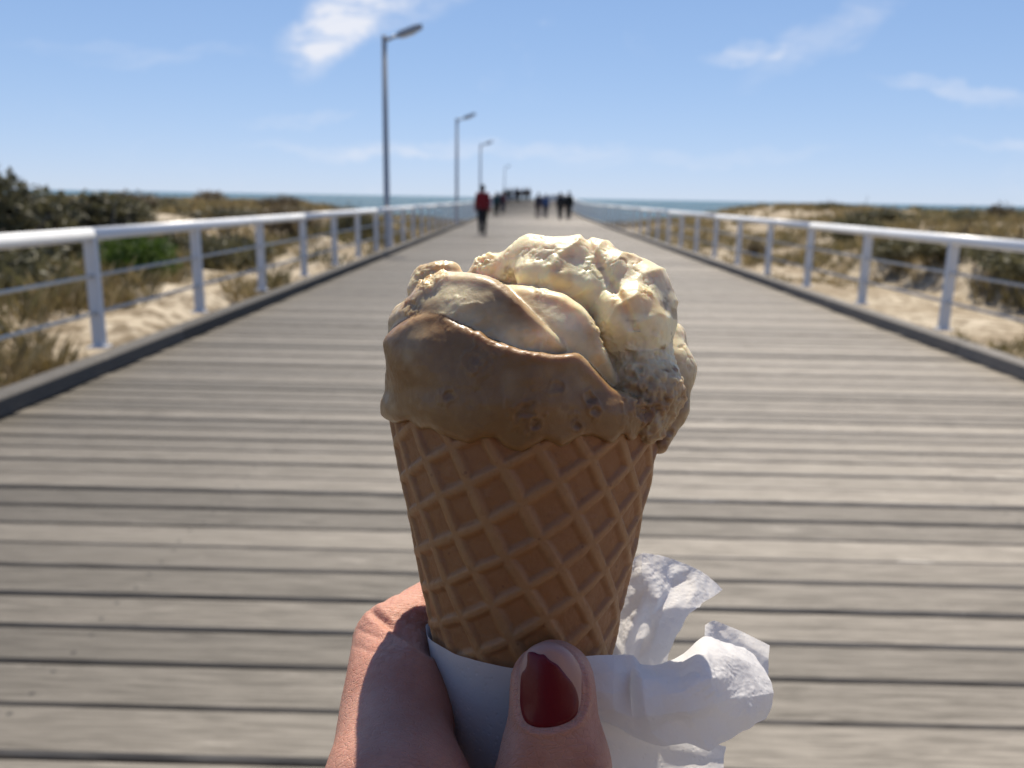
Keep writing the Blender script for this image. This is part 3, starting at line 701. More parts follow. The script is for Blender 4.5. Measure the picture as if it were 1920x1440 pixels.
def ice_layers(x, y, wv):
    k = (D0-wv)/FPX; px = 960+x/k; py = 720-y/k
    c = P(972, 716, 1); L1 = ellips(x, y, wv, c, (31.6, 25.5, 34.5))
    L1 = smin(L1, ellips(x, y, wv, P(860, 660, 16), (16, 11, 13)), 5)
    lip = 1.0*np.exp(-(edge_d(px, py, curA, k)/2.2)**2)
    L1 = smax(L1-0.8*lip, edge_d(px, py, curA, k), 1.6)
    L2 = ellips(x, y, wv, P(925, 655, -1), (25.5, 23.0, 32.6)); L2 = smin(L2, ellips(x, y, wv, P(880, 560, 10), (12, 8.5, 11)), 4)
    L2 = L2+1.6*np.exp(-(((px-915)/75)**2+((py-615)/42)**2))                            # scooped hollow
    L2 = smax(L2-1.0*np.exp(-(edge_d(px, py, curB, k)/2.0)**2), edge_d(px, py, curB, k), 1.8)
    L3 = ellips(x, y, wv, P(1040, 650, -2), (23.5, 20.0, 27.5))
    L3 = smax(L3-0.8*np.exp(-(edge_d(px, py, curC, k)/2.0)**2), edge_d(px, py, curC, k), 1.8)
    V = ellips(x, y, wv, P(1103, 620, -10), (20.5, 20, 20))
    for (a, b, w_, r) in ((975, 492, 4, 5.4), (1000, 478, 6, 5.6), (1036, 480, 9, 6.0), (1078, 482, 8, 6.4), (1112, 490, 5, 7.0), (1150, 515, 9, 7.4), (1198, 538, 9, 7.6),
                          (1216, 582, 9, 7.0), (1180, 580, 15, 7.6), (1140, 560, 9, 6.6), (1205, 606, 15, 5.6), (1088, 525, 12, 5.2), (1045, 512, 13, 4.2), (1000, 506, 12, 4.0), (1225, 625, 6, 4.6), (1160, 610, 13, 5.0), (930, 500, 2, 4.4), (905, 508, 2, 3.6)):
        b = b+11
        V = smin(V, np.sqrt((x-P(a, b, w_)[0])**2+(y-P(a, b, w_)[1])**2+(wv-w_)**2)-r, 2.6)
    # knife-like swirl on the vanilla
    sw = np.interp(py, (440, 500, 560, 620), (1095, 1125, 1165, 1190)); V = V+0.9*np.exp(-((px-sw)/9)**2)*(py < 620)
    K = smin(rcone(x, y, wv, P(1185, 650, 9), P(1212, 735, 14), 8.0, 8.0), rcone(x, y, wv, P(1212, 735, 14), P(1214, 795, 17), 8.0, 4.5), 3)
    Rr = smin(rcone(x, y, wv, P(1246, 634, -4), P(1253, 694, -2), 5.0, 5.9), rcone(x, y, wv, P(1253, 694, -2), P(1251, 765, 1), 5.9, 5.0), 3)
    Rr = smin(Rr, rcone(x, y, wv, P(1251, 765, 1), P(1236, 833, 6), 5.0, 2.2), 2); Rr = smin(Rr, rcone(x, y, wv, P(1266, 628, -7), P(1272, 646, -7), 2.8, 2.4), 1.6)
    Bk = ellips(x, y, wv, P(1005, 700, -8), (32.5, 25, 26)); Bk = smin(Bk, ellips(x, y, wv, P(815, 540, -4), (6, 5.5, 7)), 3)
    for (a, b, w_, r) in ((800, 520, -2, 3.2), (822, 512, 0, 3.0), (845, 512, -1, 2.8), (783, 545, 0, 2.6), (760, 590, 3, 3)):
        Bk = smin(Bk, np.sqrt((x-P(a, b, w_)[0])**2+(y-P(a, b, w_)[1])**2+(wv-w_)**2)-r, 1.6)
    rad = np.sqrt((x-axis_x(y))**2+wv*wv); th = np.arctan2(x-axis_x(y), wv)
    low = edge_d(px, py, EDGE, k); back = np.clip((-wv-4)/6, 0, 1); low = low*(1-back)+(y+10.0-1.6*np.sin(th*7))*back
    thick = 1.6+0.5*np.sin(th*9)*np.sin(y*0.4+th*3)
    SK = smax(smax(rad-(cone_R(y)+thick), -low, 1.5), y+3, 4)
    return px, py, k, L1, L2, L3, V, K, Rr, Bk, SK, low, rad
def ice_sdf(x, y, wv):
    px, py, k, L1, L2, L3, V, K, Rr, Bk, SK, low, rad = ice_layers(x, y, wv)
    L1 = smax(L1, -low*0.9-0.2, 2.0)
    d = smin(L1, SK, 3.0)
    d = smin(d, smin(L2, L3, 0.7), 0.5)
    vv = smin(smin(V, K, 3.2), Rr, 2.0)
    d = smin(d, vv, 0.7)
    d = smin(d, smax(Bk, -(y+9.0), 2.0), 1.0)
    return d
iv, if_ = sdf_mesh(ice_sdf, (-40, -20, -40), (52, 41, 44), 0.36, 5, 2.4)
PITS = [(985, 768, 20, 0.9), (1004, 796, 13, 0.7), (1082, 798, 12, 0.6), (1108, 750, 13, 0.8), (1118, 768, 9, 0.7), (842, 742, 12, 0.25), (1048, 725, 14, 0.2),
        (1213, 772, 24, 2.2), (1186, 705, 14, 1.0), (1200, 690, 9, 0.8), (1192, 735, 15, 1.0), (1256, 808, 8, 0.6), (893, 676, 13, 0.2), (880, 590, 22, 0.35), (925, 640, 16, 0.3), (1000, 650, 12, 0.3)]
def roughen(v, f):
    nn = vnormals(v, f); x, y, w_ = v.T
    px, py, k, L1, L2, L3, V, K, Rr, Bk, SK, low, rad = ice_layers(x, y, w_)
    ids = np.argmin(np.stack([np.minimum(L1, SK), L2, L3, V, K, Rr, Bk]), 0)
    front = w_ > -12
    cr = nearpx(px, py, CRUMB)*front*np.where((px < 930) & (py < 600), 1.9, 1.0)
    d = 0.30*fbm(x, y, w_, 0.14, 2, 6.0)+0.10*fbm(x, y, w_, 0.6, 2, 3.0)
    vz = np.isin(ids, (3, 4, 5))
    d = d+(ids == 0)*(0.55*fbm(x, y*1.6, w_, 0.07, 2, 71.0)+0.07*vnoise(x, y, w_, 1.1, 72.0)*sstep(fbm(x, y, w_, 0.1, 2, 73.0), -0.1, 0.3))
    d = d+vz*(0.60*fbm(x, y, w_, 0.13, 2, 2.0)+0.06*vnoise(x, y, w_, 0.8, 4.0))
    rid = 1-np.abs(fbm(x, y, w_, 0.28, 2, 15.0))*3.0
    d = d-vz*0.30*sstep(rid, 0.80, 1.0)*sstep(fbm(x, y, w_, 0.08, 2, 31.0), 0.0, 0.3)                                                      # torn cracks in the vanilla
    n_ = fbm(x, y, w_, 0.55, 3, 12.0); d = d+cr*(0.80*n_+0.40*np.abs(vnoise(x, y, w_, 1.5, 3.0))+0.20*vnoise(x, y, w_, 2.6, 7.0)-0.2)
    q = fbm(x, y, w_, 0.5, 3, 41.0)
    d = d+(ids == 4)*front*(0.75*n_+0.45*np.abs(vnoise(x, y, w_, 1.1, 3.0))-0.3)
    st = (px*0.75+py*0.66)/44.0+0.9*fbm(x, y, w_, 0.09, 2, 61.0)
    d = d+(ids == 3)*front*0.55*((1-np.abs(np.sin(st*math.pi*0.8)))**1.6-0.3)
    for (a, b, r, dep) in PITS:
        rr_ = np.hypot(px-a, (py-b)*1.15)*np.maximum(1+1.2*q, 0.55); d = d-0.75*dep*(1-sstep(rr_, r*0.3, r))*front*(0.55+0.9*np.abs(n_))
        d = d+0.18*np.exp(-((rr_-r*1.15)/(r*0.3))**2)*front
    return v+nn*d[:, None]
iv0 = iv; iv = roughen(iv, if_)
px, py, k_, L1, L2, L3, V_, K_, Rr, Bk, SK, low, rad = ice_layers(iv0[:, 0], iv0[:, 1], iv0[:, 2])
ids = np.argmin(np.stack([np.minimum(L1, SK), L2, L3, V_, K_, Rr, Bk]), 0)
X_, Y_, W_ = iv.T
n1 = fbm(X_, Y_, W_, 0.09, 3, 1.0); n2 = fbm(X_, Y_*1.8, W_, 0.22, 3, 5.0); n3 = fbm(X_, Y_, W_, 0.8, 2, 5.0)
car = np.choose(ids, [1.0+0*X_, 0.80+0*X_, 0.42+0*X_, 0.03+0*X_, 0.34+0*X_, 0.32+0*X_, 0.55+0*X_])
car = car-0.75*np.exp(-(((px-1020)/80)**2+((py-635)/26)**2))*(ids == 1)-0.5*np.exp(-(((px-850)/40)**2+((py-560)/40)**2))*(ids == 1)-0.6*np.exp(-(((px-1065)/40)**2+((py-600)/55)**2))*(ids == 2)
car = np.where(ids == 0, car-0.16*sstep(n1, 0.1, 0.5), car+0.45*n1+0.22*n2)
car = car+0.5*sstep(n2, 0.30, 0.55)*np.isin(ids, (3, 4, 5))
car = np.where((ids == 6) & (W_ < -14), 0.35+0.8*n1, car)
car = car+(0.55*sstep(py, 665, 740)*(ids == 5))+0.45*sstep(py, 650, 730)*(ids == 4)
car = np.clip(car, 0, 1)[:, None]
van = np.array([0.92, 0.78, 0.48]); cml = np.array([0.255, 0.136, 0.046]); yel = np.array([0.78, 0.45, 0.11])
ic = van*(1-car)+cml*car
sy = (sstep(fbm(X_, Y_, W_, 0.13, 2, 22.0), 0.28, 0.55)*(car[:, 0] < 0.4)*0.38)[:, None]
ic = ic*(1-sy)+yel*sy
nut = np.zeros(len(X_))
for (a, b, r) in ((985, 768, 24), (1004, 796, 17), (1082, 798, 16), (1112, 758, 18), (840, 742, 11), (1215, 775, 26), (1060, 765, 10), (1048, 725, 14), (893, 676, 9)):
    nut = np.maximum(nut, (1-sstep(np.hypot(px-a, py-b)*(1+0.4*n3), r*0.5, r))*(W_ > 12))
ic = ic*(1-0.4*nut[:, None])+np.array([0.15, 0.075, 0.04])*0.4*nut[:, None]
ic = ic*(1+0.10*n3[:, None])
def mat_ice():
    m, n = material('ice_cream')
    a = n.add('ShaderNodeVertexColor', dict(layer_name='tint'))
    p = n.mapping(n.add('ShaderNodeTexCoord').outputs['Object'], (1000, 1000, 1000))
    b1 = n.noise(p, 0.55, 5, 0.6); b2 = n.noise(p, 2.2, 4, 0.65)
    rough_zone = n.rng(n.noise(p, 0.12, 3), 0.45, 0.62)
    h = n.m('ADD', n.m('MULTIPLY', b1, 0.5), n.m('MULTIPLY', b2, n.m('ADD', 0.06, n.m('MULTIPLY', rough_zone, 0.22))))
    nb = bump(n, h, 0.4, 0.0006)
    bs = n.add('ShaderNodeBsdfPrincipled', None, Base__Color=a.outputs[0], Roughness=n.rng(b1, 0.3, 0.7, 0.36, 0.56), Subsurface__Weight=0.6,
               Subsurface__Radius=(1.0, 0.62, 0.32), Subsurface__Scale=0.0042, Specular__IOR__Level=0.42, Coat__Weight=0.16, Coat__Roughness=0.18, Normal=nb)
    finish(n, bs); return m
sc_o = place('scoop', iv, if_, mat_ice(), hero); col_attr(sc_o.data, 'tint', np.clip(ic, 0.01, 1))
sc_o['label'] = 'melting swirl of caramel and vanilla ice cream'

# ---- waffle cone
PITCHW = 8.5; SINA = 0.198/math.sqrt(1+0.198**2)
def waffle_h(Y, th):
    rho = (Y-APEX)*math.sqrt(1+0.198**2); ph = th*SINA
    a = rho*np.sin(ph); b = rho*np.cos(ph)
    c61, s61 = math.cos(math.radians(60)), math.sin(math.radians(60))
    wob = 0.25*fbm(a, b, 0*a, 0.08, 2, 3.0)
    s1 = (a*s61+b*c61)/PITCHW+0.18+wob*0.4; s2 = (-a*c61+b*s61)/PITCHW+0.42+wob*0.3
    def rib(s, wd):
        d = np.abs(s-np.floor(s)-0.5)*2            # 1 on the rib line, 0 mid-cell
        return sstep(d, 1-wd-0.30, 1-wd+0.05)
    r = np.maximum(rib(s1, 0.17), rib(s2, 0.14))
    soft = sstep(Y, -150, -60)
    return -0.88*(1-r)*(0.45+0.55*soft)
NT, ycs = 560, np.concatenate([np.linspace(-4, -74, 250), np.linspace(-75, -150, 50), np.linspace(-153, APEX+1.5, 8)])
TH_, YY_ = np.meshgrid(np.linspace(0, 2*np.pi, NT, endpoint=False), ycs, indexing='ij')
Hh = waffle_h(YY_, (TH_+np.pi) % (2*np.pi)-np.pi)
xx_, zz_ = np.sin(TH_), np.cos(TH_)
tw = YY_*0+0.16*fbm(xx_*20, YY_, zz_*20, 0.5, 3, 2.0)+0.5*fbm(xx_*20, YY_, zz_*20, 0.05, 2, 7.0)+0.05*vnoise(xx_*30, YY_, zz_*30, 2.2)
Rr_ = np.maximum(cone_R(YY_)+Hh*np.clip(cone_R(YY_)/8, 0, 1)+tw*np.clip(cone_R(YY_)/10, 0, 1), 0.6)
cv = np.stack([axis_x(YY_)+Rr_*xx_, YY_, Rr_*zz_], -1)
inner = np.stack([axis_x(YY_)+np.maximum(Rr_*0+cone_R(YY_)-2.8, 0.3)*xx_, YY_, np.maximum(cone_R(YY_)-2.8, 0.3)*zz_], -1)
ny2 = len(ycs)
def ring_faces(nt, ny, flip=False):
    i = np.arange(nt)[:, None]; j = np.arange(ny-1)[None, :]
    a = i*ny+j; b = ((i+1) % nt)*ny+j
    q = np.stack([a, a+1, b+1, b], -1).reshape(-1, 4)
    return q[:, ::-1] if flip else q
sub = slice(0, 200, 20)
cf = ring_faces(NT, ny2)
tip = np.arange(NT)*ny2+ny2-1
cverts = np.concatenate([cv.reshape(-1, 3), inner[:, :200:20].reshape(-1, 3)])
base_i = NT*ny2; ni = 10
cf2 = ring_faces(NT, ni, True)+base_i
ii = np.arange(NT); jj = (ii+1) % NT
rim = np.stack([ii*ny2, jj*ny2, base_i+jj*ni, base_i+ii*ni], 1)
tipv = np.array([[axis_x(APEX), APEX+0.6, 0.0]])
cverts = np.concatenate([cverts, tipv])
def mat_waffle():
    m, n = material('waffle_biscuit')
    p = n.mapping(n.add('ShaderNodeTexCoord').outputs['Object'], (1000, 1000, 1000))
    a = n.noise(p, 0.06, 4, 0.6); b = n.noise(p, 0.5, 5, 0.7); c = n.noise(p, 3.0, 3, 0.7)
    vc = n.add('ShaderNodeVertexColor', dict(layer_name='tint')).outputs[0]
    col = n.mix(n.rng(a, 0.3, 0.7, 0.0, 0.45), vc, (0.30, 0.145, 0.060, 1))
    col = n.mix(n.rng(b, 0.5, 0.75, 0, 0.4), col, (0.20, 0.085, 0.034, 1))
    sp = n.add('ShaderNodeTexVoronoi', None, Vector=p, Scale=0.22)
    col = n.mix(n.rng(sp.outputs['Distance'], 0.05, 0.11, 0.55, 0.0), col, (0.16, 0.07, 0.03, 1))
    h = n.m('ADD', n.m('MULTIPLY', b, 0.6), n.m('MULTIPLY', c, 0.25))
    finish(n, n.add('ShaderNodeBsdfPrincipled', None, Base__Color=col, Roughness=n.rng(b, 0.3, 0.7, 0.42, 0.6), Subsurface__Weight=0.25, Subsurface__Radius=(1.0, 0.5, 0.2),
           Subsurface__Scale=0.002, Specular__IOR__Level=0.4, Normal=bump(n, h, 0.5, 0.0006)))
    return m
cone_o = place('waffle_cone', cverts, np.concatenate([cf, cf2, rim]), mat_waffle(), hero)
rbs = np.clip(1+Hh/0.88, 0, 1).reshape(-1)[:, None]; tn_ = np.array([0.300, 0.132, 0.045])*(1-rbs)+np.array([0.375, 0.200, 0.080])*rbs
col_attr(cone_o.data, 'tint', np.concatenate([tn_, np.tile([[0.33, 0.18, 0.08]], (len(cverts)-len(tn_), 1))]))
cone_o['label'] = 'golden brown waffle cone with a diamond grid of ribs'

# ---- the hand
def hand_sdf(x, y, w_):
    d = 0
    pip, dip, tip_ = P(736, 1206, -8), P(850, 1124, -28), P(1000, 1100, -34)
    mcp = P(742, 1500, 30)
    idx1 = smin(rcone(x, y, w_, pip, mcp, 10.0, 14.6), ellips(x, y, w_, P(756, 1335, 9), (10.8, 15, 9.5)), 5)
    idx2 = smin(rcone(x, y, w_, pip+np.array((0.6, 0.8, 0)), dip, 9.8, 8.6), rcone(x, y, w_, dip, tip_, 8.6, 7.0), 3)
    d = smin(idx1, idx2, 0.7)
    def finger(m, p, q, t, r):
        return smin(smin(rcone(x, y, w_, m, p, r*1.35, r), rcone(x, y, w_, p, q, r, r*0.9), 2), rcone(x, y, w_, q, t, r*0.9, r*0.75), 2)
    d = smin(d, finger(P(720, 1640, -12), P(748, 1420, -27), P(862, 1352, -34), P(1000, 1340, -29), 8.8), 2)
    d = smin(d, finger(P(720, 1800, -18), P(770, 1610, -30), P(880, 1560, -32), P(1000, 1545, -26), 8.4), 2)
    d = smin(d, finger(P(740, 1960, -20), P(800, 1800, -28), P(890, 1760, -28), P(990, 1745, -22), 7.4), 2)
    ip, tmcp, cmc = P(1040, 1440, 31), P(985, 1660, 30), P(850, 1960, 18)
    tt = P(1036, 1286, 30)
    th = smin(smin(rcone(x, y, w_, tt, ip, 8.5, 10.6), rcone(x, y, w_, ip, tmcp, 10.8, 13.0), 4), rcone(x, y, w_, tmcp, cmc, 13.0, 17.0), 6)
    th = smax(th, (w_-38.6)*0.9-0.05*(y-P(1036, 1290, 38)[1])*0, 1.6)                    # flatter under the nail
    th = smin(th, ellips(x, y, w_, P(1038, 1290, 25.5), (8.4, 9.6, 5.5)), 3)
    palm = smin(rcone(x, y, w_, mcp, P(800, 2150, 14), 14.5, 24), rcone(x, y, w_, P(740, 1900, -18), P(800, 2200, -4), 15, 22), 10)
    palm = smin(palm, rcone(x, y, w_, P(780, 2050, 6), np.array((-22., -245., 40.)), 25, 27), 12)
    palm = smin(palm, rcone(x, y, w_, np.array((-22., -245., 40.)), np.array((-70., -420., 150.)), 27, 40), 14)
    d = smin(d, smin(palm, th, 9), 5)
    return d
def seg_d(px, py, pts):
    m_ = np.full(px.shape, 1e9)
    for (x0, y0), (x1, y1) in zip(pts[:-1], pts[1:]):
        vx, vy = x1-x0, y1-y0; t = np.clip(((px-x0)*vx+(py-y0)*vy)/(vx*vx+vy*vy+1e-9), 0, 1)
        m_ = np.minimum(m_, (px-x0-t*vx)**2+(py-y0-t*vy)**2)
    return np.sqrt(m_)
def hand_skin(v, f):
    nn = vnormals(v, f); x, y, w_ = v.T
    k = (D0-w_)/FPX; px = 960+x/k; py = 720-y/k
    vis = (w_ > -24) & (py < 1700)
    rg = np.abs(vnoise(x*0.5+y*0.30, y*1.1-x*0.75, w_*0.5, 0.95, 2.0))
    d = -0.16*np.exp(-(rg/0.16)**2)*np.exp(-(((px-745)/85)**2+((py-1165)/80)**2))
    rg2 = np.abs(vnoise(x*0.25, y*1.3, w_*0.4, 0.8, 7.0)); d = d-0.09*np.exp(-(rg2/0.18)**2)*np.exp(-(((px-1040)/120)**2+((py-1425)/32)**2))
    for pts, a in (([(700, 1150), (730, 1172), (770, 1196), (812, 1224)], 1.02), ([(676, 1182), (712, 1196), (752, 1212)], 0.22), ([(668, 1212), (700, 1222), (742, 1226)], 0.18),
                   ([(735, 1108), (800, 1128)], 0.16), ([(716, 1126), (795, 1156)], 0.16), ([(702, 1140), (770, 1170)], 0.12)):
        d = d-a*np.exp(-(seg_d(px, py, pts)/(5.0 if a < 1 else 7.5))**2)+0.15*a*np.exp(-((seg_d(px, py, pts)-14)/7.0)**2)
    ring = [tuple(p) for p in nail_poly]+[tuple(nail_poly[0])]
    dn = seg_d(px, py, ring); inn = inpoly(px, py, nail_poly); thumb = w_ > 22
    d = d+thumb*(np.where(inn, -0.7*sstep(dn, 0, 9), 0.42*np.exp(-((dn-7)/6.5)**2)*sstep(py, 1225, 1275)-0.30*np.exp(-(dn/3.0)**2)))
    return v+nn*((d*vis)+0.14*fbm(x, y, w_, 0.12, 2, 2.0)+0.03*vnoise(x, y, w_, 0.9, 3.0))[:, None]
def inpoly(px, py, poly):
    c = np.zeros(px.shape, bool); n = len(poly)
    for i in range(n):
        x0, y0 = poly[i]; x1, y1 = poly[(i+1) % n]
        c ^= ((y0 > py) != (y1 > py)) & (px < (x1-x0)*(py-y0)/((y1-y0)+1e-9)+x0)
    return c
def smooth_poly(pts, it=2):
    p = np.array(pts, float)
    for _ in range(it):
        q = np.roll(p, -1, 0); p = np.stack([0.75*p+0.25*q, 0.25*p+0.75*q], 1).reshape(-1, 2)
    return p
nail_poly = smooth_poly([(984, 1222), (1004, 1207), (1030, 1202), (1058, 1212), (1080, 1234), (1094, 1266), (1098, 1304), (1092, 1338), (1072, 1358), (1040, 1368), (1008, 1369), (982, 1358), (972, 1330), (971, 1290), (974, 1252)])
hv, hf = sdf_mesh(hand_sdf, (-125, -470, -55), (25, -60, 200), 1.5, 5, 2.6)
# finer mesh of the part that shows: cut both at the same level
hv1, hf1 = sdf_mesh(hand_sdf, (-52, -100.0, -52), (30, -38, 46), 0.40, 5, 2.6)
ylev = -97.0
keep1 = (hv1[hf1][:, :, 1] > ylev).all(1); keep0 = (hv[hf][:, :, 1] < ylev+0.8).any(1) & (hv[hf][:, :, 1] < ylev+2.0).all(1)
hverts = np.concatenate([hv1, hv]); hfaces = np.concatenate([hf1[keep1], hf[keep0]+len(hv1)])
hverts = hand_skin(hverts, hfaces)
used = np.zeros(len(hverts), bool); used[hfaces.ravel()] = True
remap = np.cumsum(used)-1; hverts = hverts[used]; hfaces = remap[hfaces]
def mat_skin():
    m, n = material('skin')
    p = n.mapping(n.add('ShaderNodeTexCoord').outputs['Object'], (1000, 1000, 1000))
    a = n.noise(p, 0.07, 4, 0.6); b = n.noise(p, 0.6, 4, 0.7)
    col = n.mix(n.rng(a, 0.3, 0.7), (0.43, 0.200, 0.138, 1), (0.53, 0.275, 0.198, 1))
    col = n.mix(n.rng(b, 0.5, 0.8, 0, 0.35), col, (0.42, 0.150, 0.105, 1))
    lines = n.add('ShaderNodeTexVoronoi', dict(feature='DISTANCE_TO_EDGE'), Vector=n.mapping(p, (0.55, 1.5, 1.0), rot=(0, 0, 0.5)), Scale=0.75)
    lh = n.rng(lines.outputs['Distance'], 0.0, 0.12)
    h = n.m('ADD', n.m('MULTIPLY', lh, 0.26), n.m('ADD', n.m('MULTIPLY', n.noise(p, 3.0, 3, 0.7), 0.35), n.m('MULTIPLY', n.noise(n.mapping(p, (0.5, 1.6, 1.0), rot=(0, 0, 0.5)), 0.9, 4, 0.6), 0.5)))
    finish(n, n.add('ShaderNodeBsdfPrincipled', None, Base__Color=col, Roughness=n.rng(b, 0.3, 0.7, 0.40, 0.54), Subsurface__Weight=0.30, Subsurface__Radius=(1.0, 0.35, 0.18),
           Subsurface__Scale=0.0035, Specular__IOR__Level=0.4, Normal=bump(n, h, 0.6, 0.0006)))
    return m
hand = empty('person', (-0.05, -0.31, 0.0)); tag(hand, 'person holding up the cone, only the hand with chipped red thumbnail shows', 'person')
# rest of the person, unseen behind the lens, added to shade the cone
elbow = to_world(np.array([[-70., -420., 150.]]))[0]-np.array(hand.location)
def me_body(x, y, z, e=0.0):
    d = ellips(x, y, z, (0, 0, 1.17), (0.185+e, 0.125+e, 0.30+e)); d = smin(d, ellips(x, y, z, (0, 0, 0.93), (0.185+e, 0.135+e, 0.16+e)), 0.06)
    d = smin(d, rcone(x, y, z, (-0.15, 0, 1.36), (0.15, 0, 1.36), 0.07+e, 0.07+e), 0.05)
    return d
def me_arms(x, y, z, e=0.0):
    d = smin(rcone(x, y, z, (-0.19, 0, 1.36), elbow, 0.062+e, 0.048+e), rcone(x, y, z, elbow, elbow+np.array((0.012, 0.045, 0.075)), 0.048+e, 0.043+e), 0.03)
    r = smin(rcone(x, y, z, (0.19, 0, 1.36), (0.27, 0.10, 1.10), 0.062+e, 0.05+e), rcone(x, y, z, (0.27, 0.10, 1.10), (0.17, 0.30, 1.27), 0.047+e, 0.036+e), 0.03)
    return np.minimum(d, r)
def me_legs(x, y, z, e=0.0):
    d = 9.0
    for s_ in (1, -1): d = np.minimum(d, smin(rcone(x, y, z, (0.10*s_, 0, 0.90), (0.11*s_, 0.02, 0.48), 0.092+e, 0.064+e), rcone(x, y, z, (0.11*s_, 0.02, 0.48), (0.11*s_, -0.02, 0.09), 0.064+e, 0.045+e), 0.03))
    return d
def me_feet(x, y, z, e=0.0):
    d = 9.0
    for s_ in (1, -1): d = np.minimum(d, rcone(x, y, z, (0.11*s_, -0.05, 0.045), (0.13*s_, 0.15, 0.038), 0.042+e, 0.034+e))
    return smax(d, 0.003-z, 0.01)
def me_head(x, y, z):
    d = smin(ellips(x, y, z, (0, 0.03, 1.60), (0.075, 0.095, 0.115)), ellips(x, y, z, (0, 0.055, 1.54), (0.055, 0.06, 0.065)), 0.03)
    d = smin(d, rcone(x, y, z, (0, 0.12, 1.605), (0, 0.142, 1.572), 0.012, 0.017), 0.012)
    for s_ in (1, -1): d = smin(smax(d, -(np.sqrt((x-0.032*s_)**2+(y-0.128)**2+(z-1.615)**2)-0.016), 0.01), ellips(x, y, z, (0.078*s_, 0.02, 1.59), (0.012, 0.022, 0.032)), 0.006)
    return smin(d, rcone(x, y, z, (0, -0.005, 1.36), (0, 0.015, 1.53), 0.056, 0.05), 0.03)
def me_hand(x, y, z):
    p = np.array((0.135, 0.345, 1.305)); d = smin(rcone(x, y, z, (0.17, 0.30, 1.27), p, 0.028, 0.028), ellips(x, y, z, p, (0.036, 0.030, 0.040)), 0.015)
    for kx, L in ((-0.006, 0.06), (0.010, 0.068), (0.026, 0.066), (0.042, 0.055)): d = smin(d, rcone(x, y, z, p+(kx-0.02, 0.01, 0.03), p+(kx-0.045, 0.012, 0.03+L), 0.010, 0.008), 0.004)
    return smin(d, rcone(x, y, z, p+(-0.03, -0.01, 0.0), p+(-0.07, -0.005, 0.03), 0.012, 0.010), 0.008)
for nm, fn, lo, hi, mt in (
    ('body', lambda x, y, z: smin(smin(smin(me_body(x, y, z), me_arms(x, y, z), 0.03), smin(me_legs(x, y, z), me_feet(x, y, z), 0.03), 0.03), smin(me_head(x, y, z), me_hand(x, y, z), 0.01), 0.02), (-0.32, -0.2, -0.01), (0.36, 0.48, 1.76), M_SKINF),
    ('jacket', lambda x, y, z: smax(smin(me_body(x, y, z, 0.025), me_arms(x, y, z, 0.02), 0.04), np.maximum(0.84-z, z-1.47), 0.01)+0.006*vnoise(x, y, z, 13.0), (-0.32, -0.22, 0.78), (0.36, 0.42, 1.5), cloth((0.035, 0.035, 0.042))),
    ('trousers', lambda x, y, z: smax(smin(me_legs(x, y, z, 0.02), ellips(x, y, z, (0, 0, 0.92), (0.20, 0.15, 0.15)), 0.04), np.maximum(z-0.98, 0.09-z), 0.01), (-0.24, -0.2, 0.06), (0.24, 0.2, 1.0), cloth(NAVY)),
    ('shoes', lambda x, y, z: me_feet(x, y, z, 0.01), (-0.22, -0.12, -0.01), (0.22, 0.22, 0.14), cloth(BLK)),
    ('hair', lambda x, y, z: smax(smin(ellips(x, y, z, (0, 0.01, 1.615), (0.092, 0.108, 0.125)), ellips(x, y, z, (0, -0.055, 1.50), (0.085, 0.05, 0.14)), 0.03), -(1.635+0.6*(0.06-y)*-1+0*z-z)*-1+(y-0.09), 0.02), (-0.14, -0.16, 1.32), (0.14, 0.18, 1.78), cloth((0.05, 0.03, 0.02)))):
    v_, f_ = sdf_mesh(fn, lo, hi, 0.014, 3, 3.2)
    if len(f_): link(nm, mesh(nm, v_, f_, True), hand, (0, 0, 0.002), mt)

place('hand_and_forearm', hverts, hfaces, mat_skin(), hand)
ph = empty('phone', tuple(CAMM@Vector((0.055, -0.02, 0.009)))); ph.rotation_euler = CAMM.to_euler(); tag(ph, 'dark phone held up unseen behind the lens by the person taking the picture', 'phone')  # phone out of view behind the lens, added to shade cone and thumb
MB().box(-0.078, 0.078, -0.038, 0.038, 0.0, 0.0075, 0.002).build('case', cloth((0.02, 0.02, 0.022)), ph)
MB().box(-0.072, 0.072, -0.034, 0.034, 0.0077, 0.0082, 0.0003).build('screen', cloth((0.03, 0.03, 0.035)), ph)
MB().tube([(-0.055, 0.02, -0.0022), (-0.055, 0.02, -0.0002)], 0.0055, 16).build('lens_ring', cloth((0.05, 0.05, 0.05)), ph)
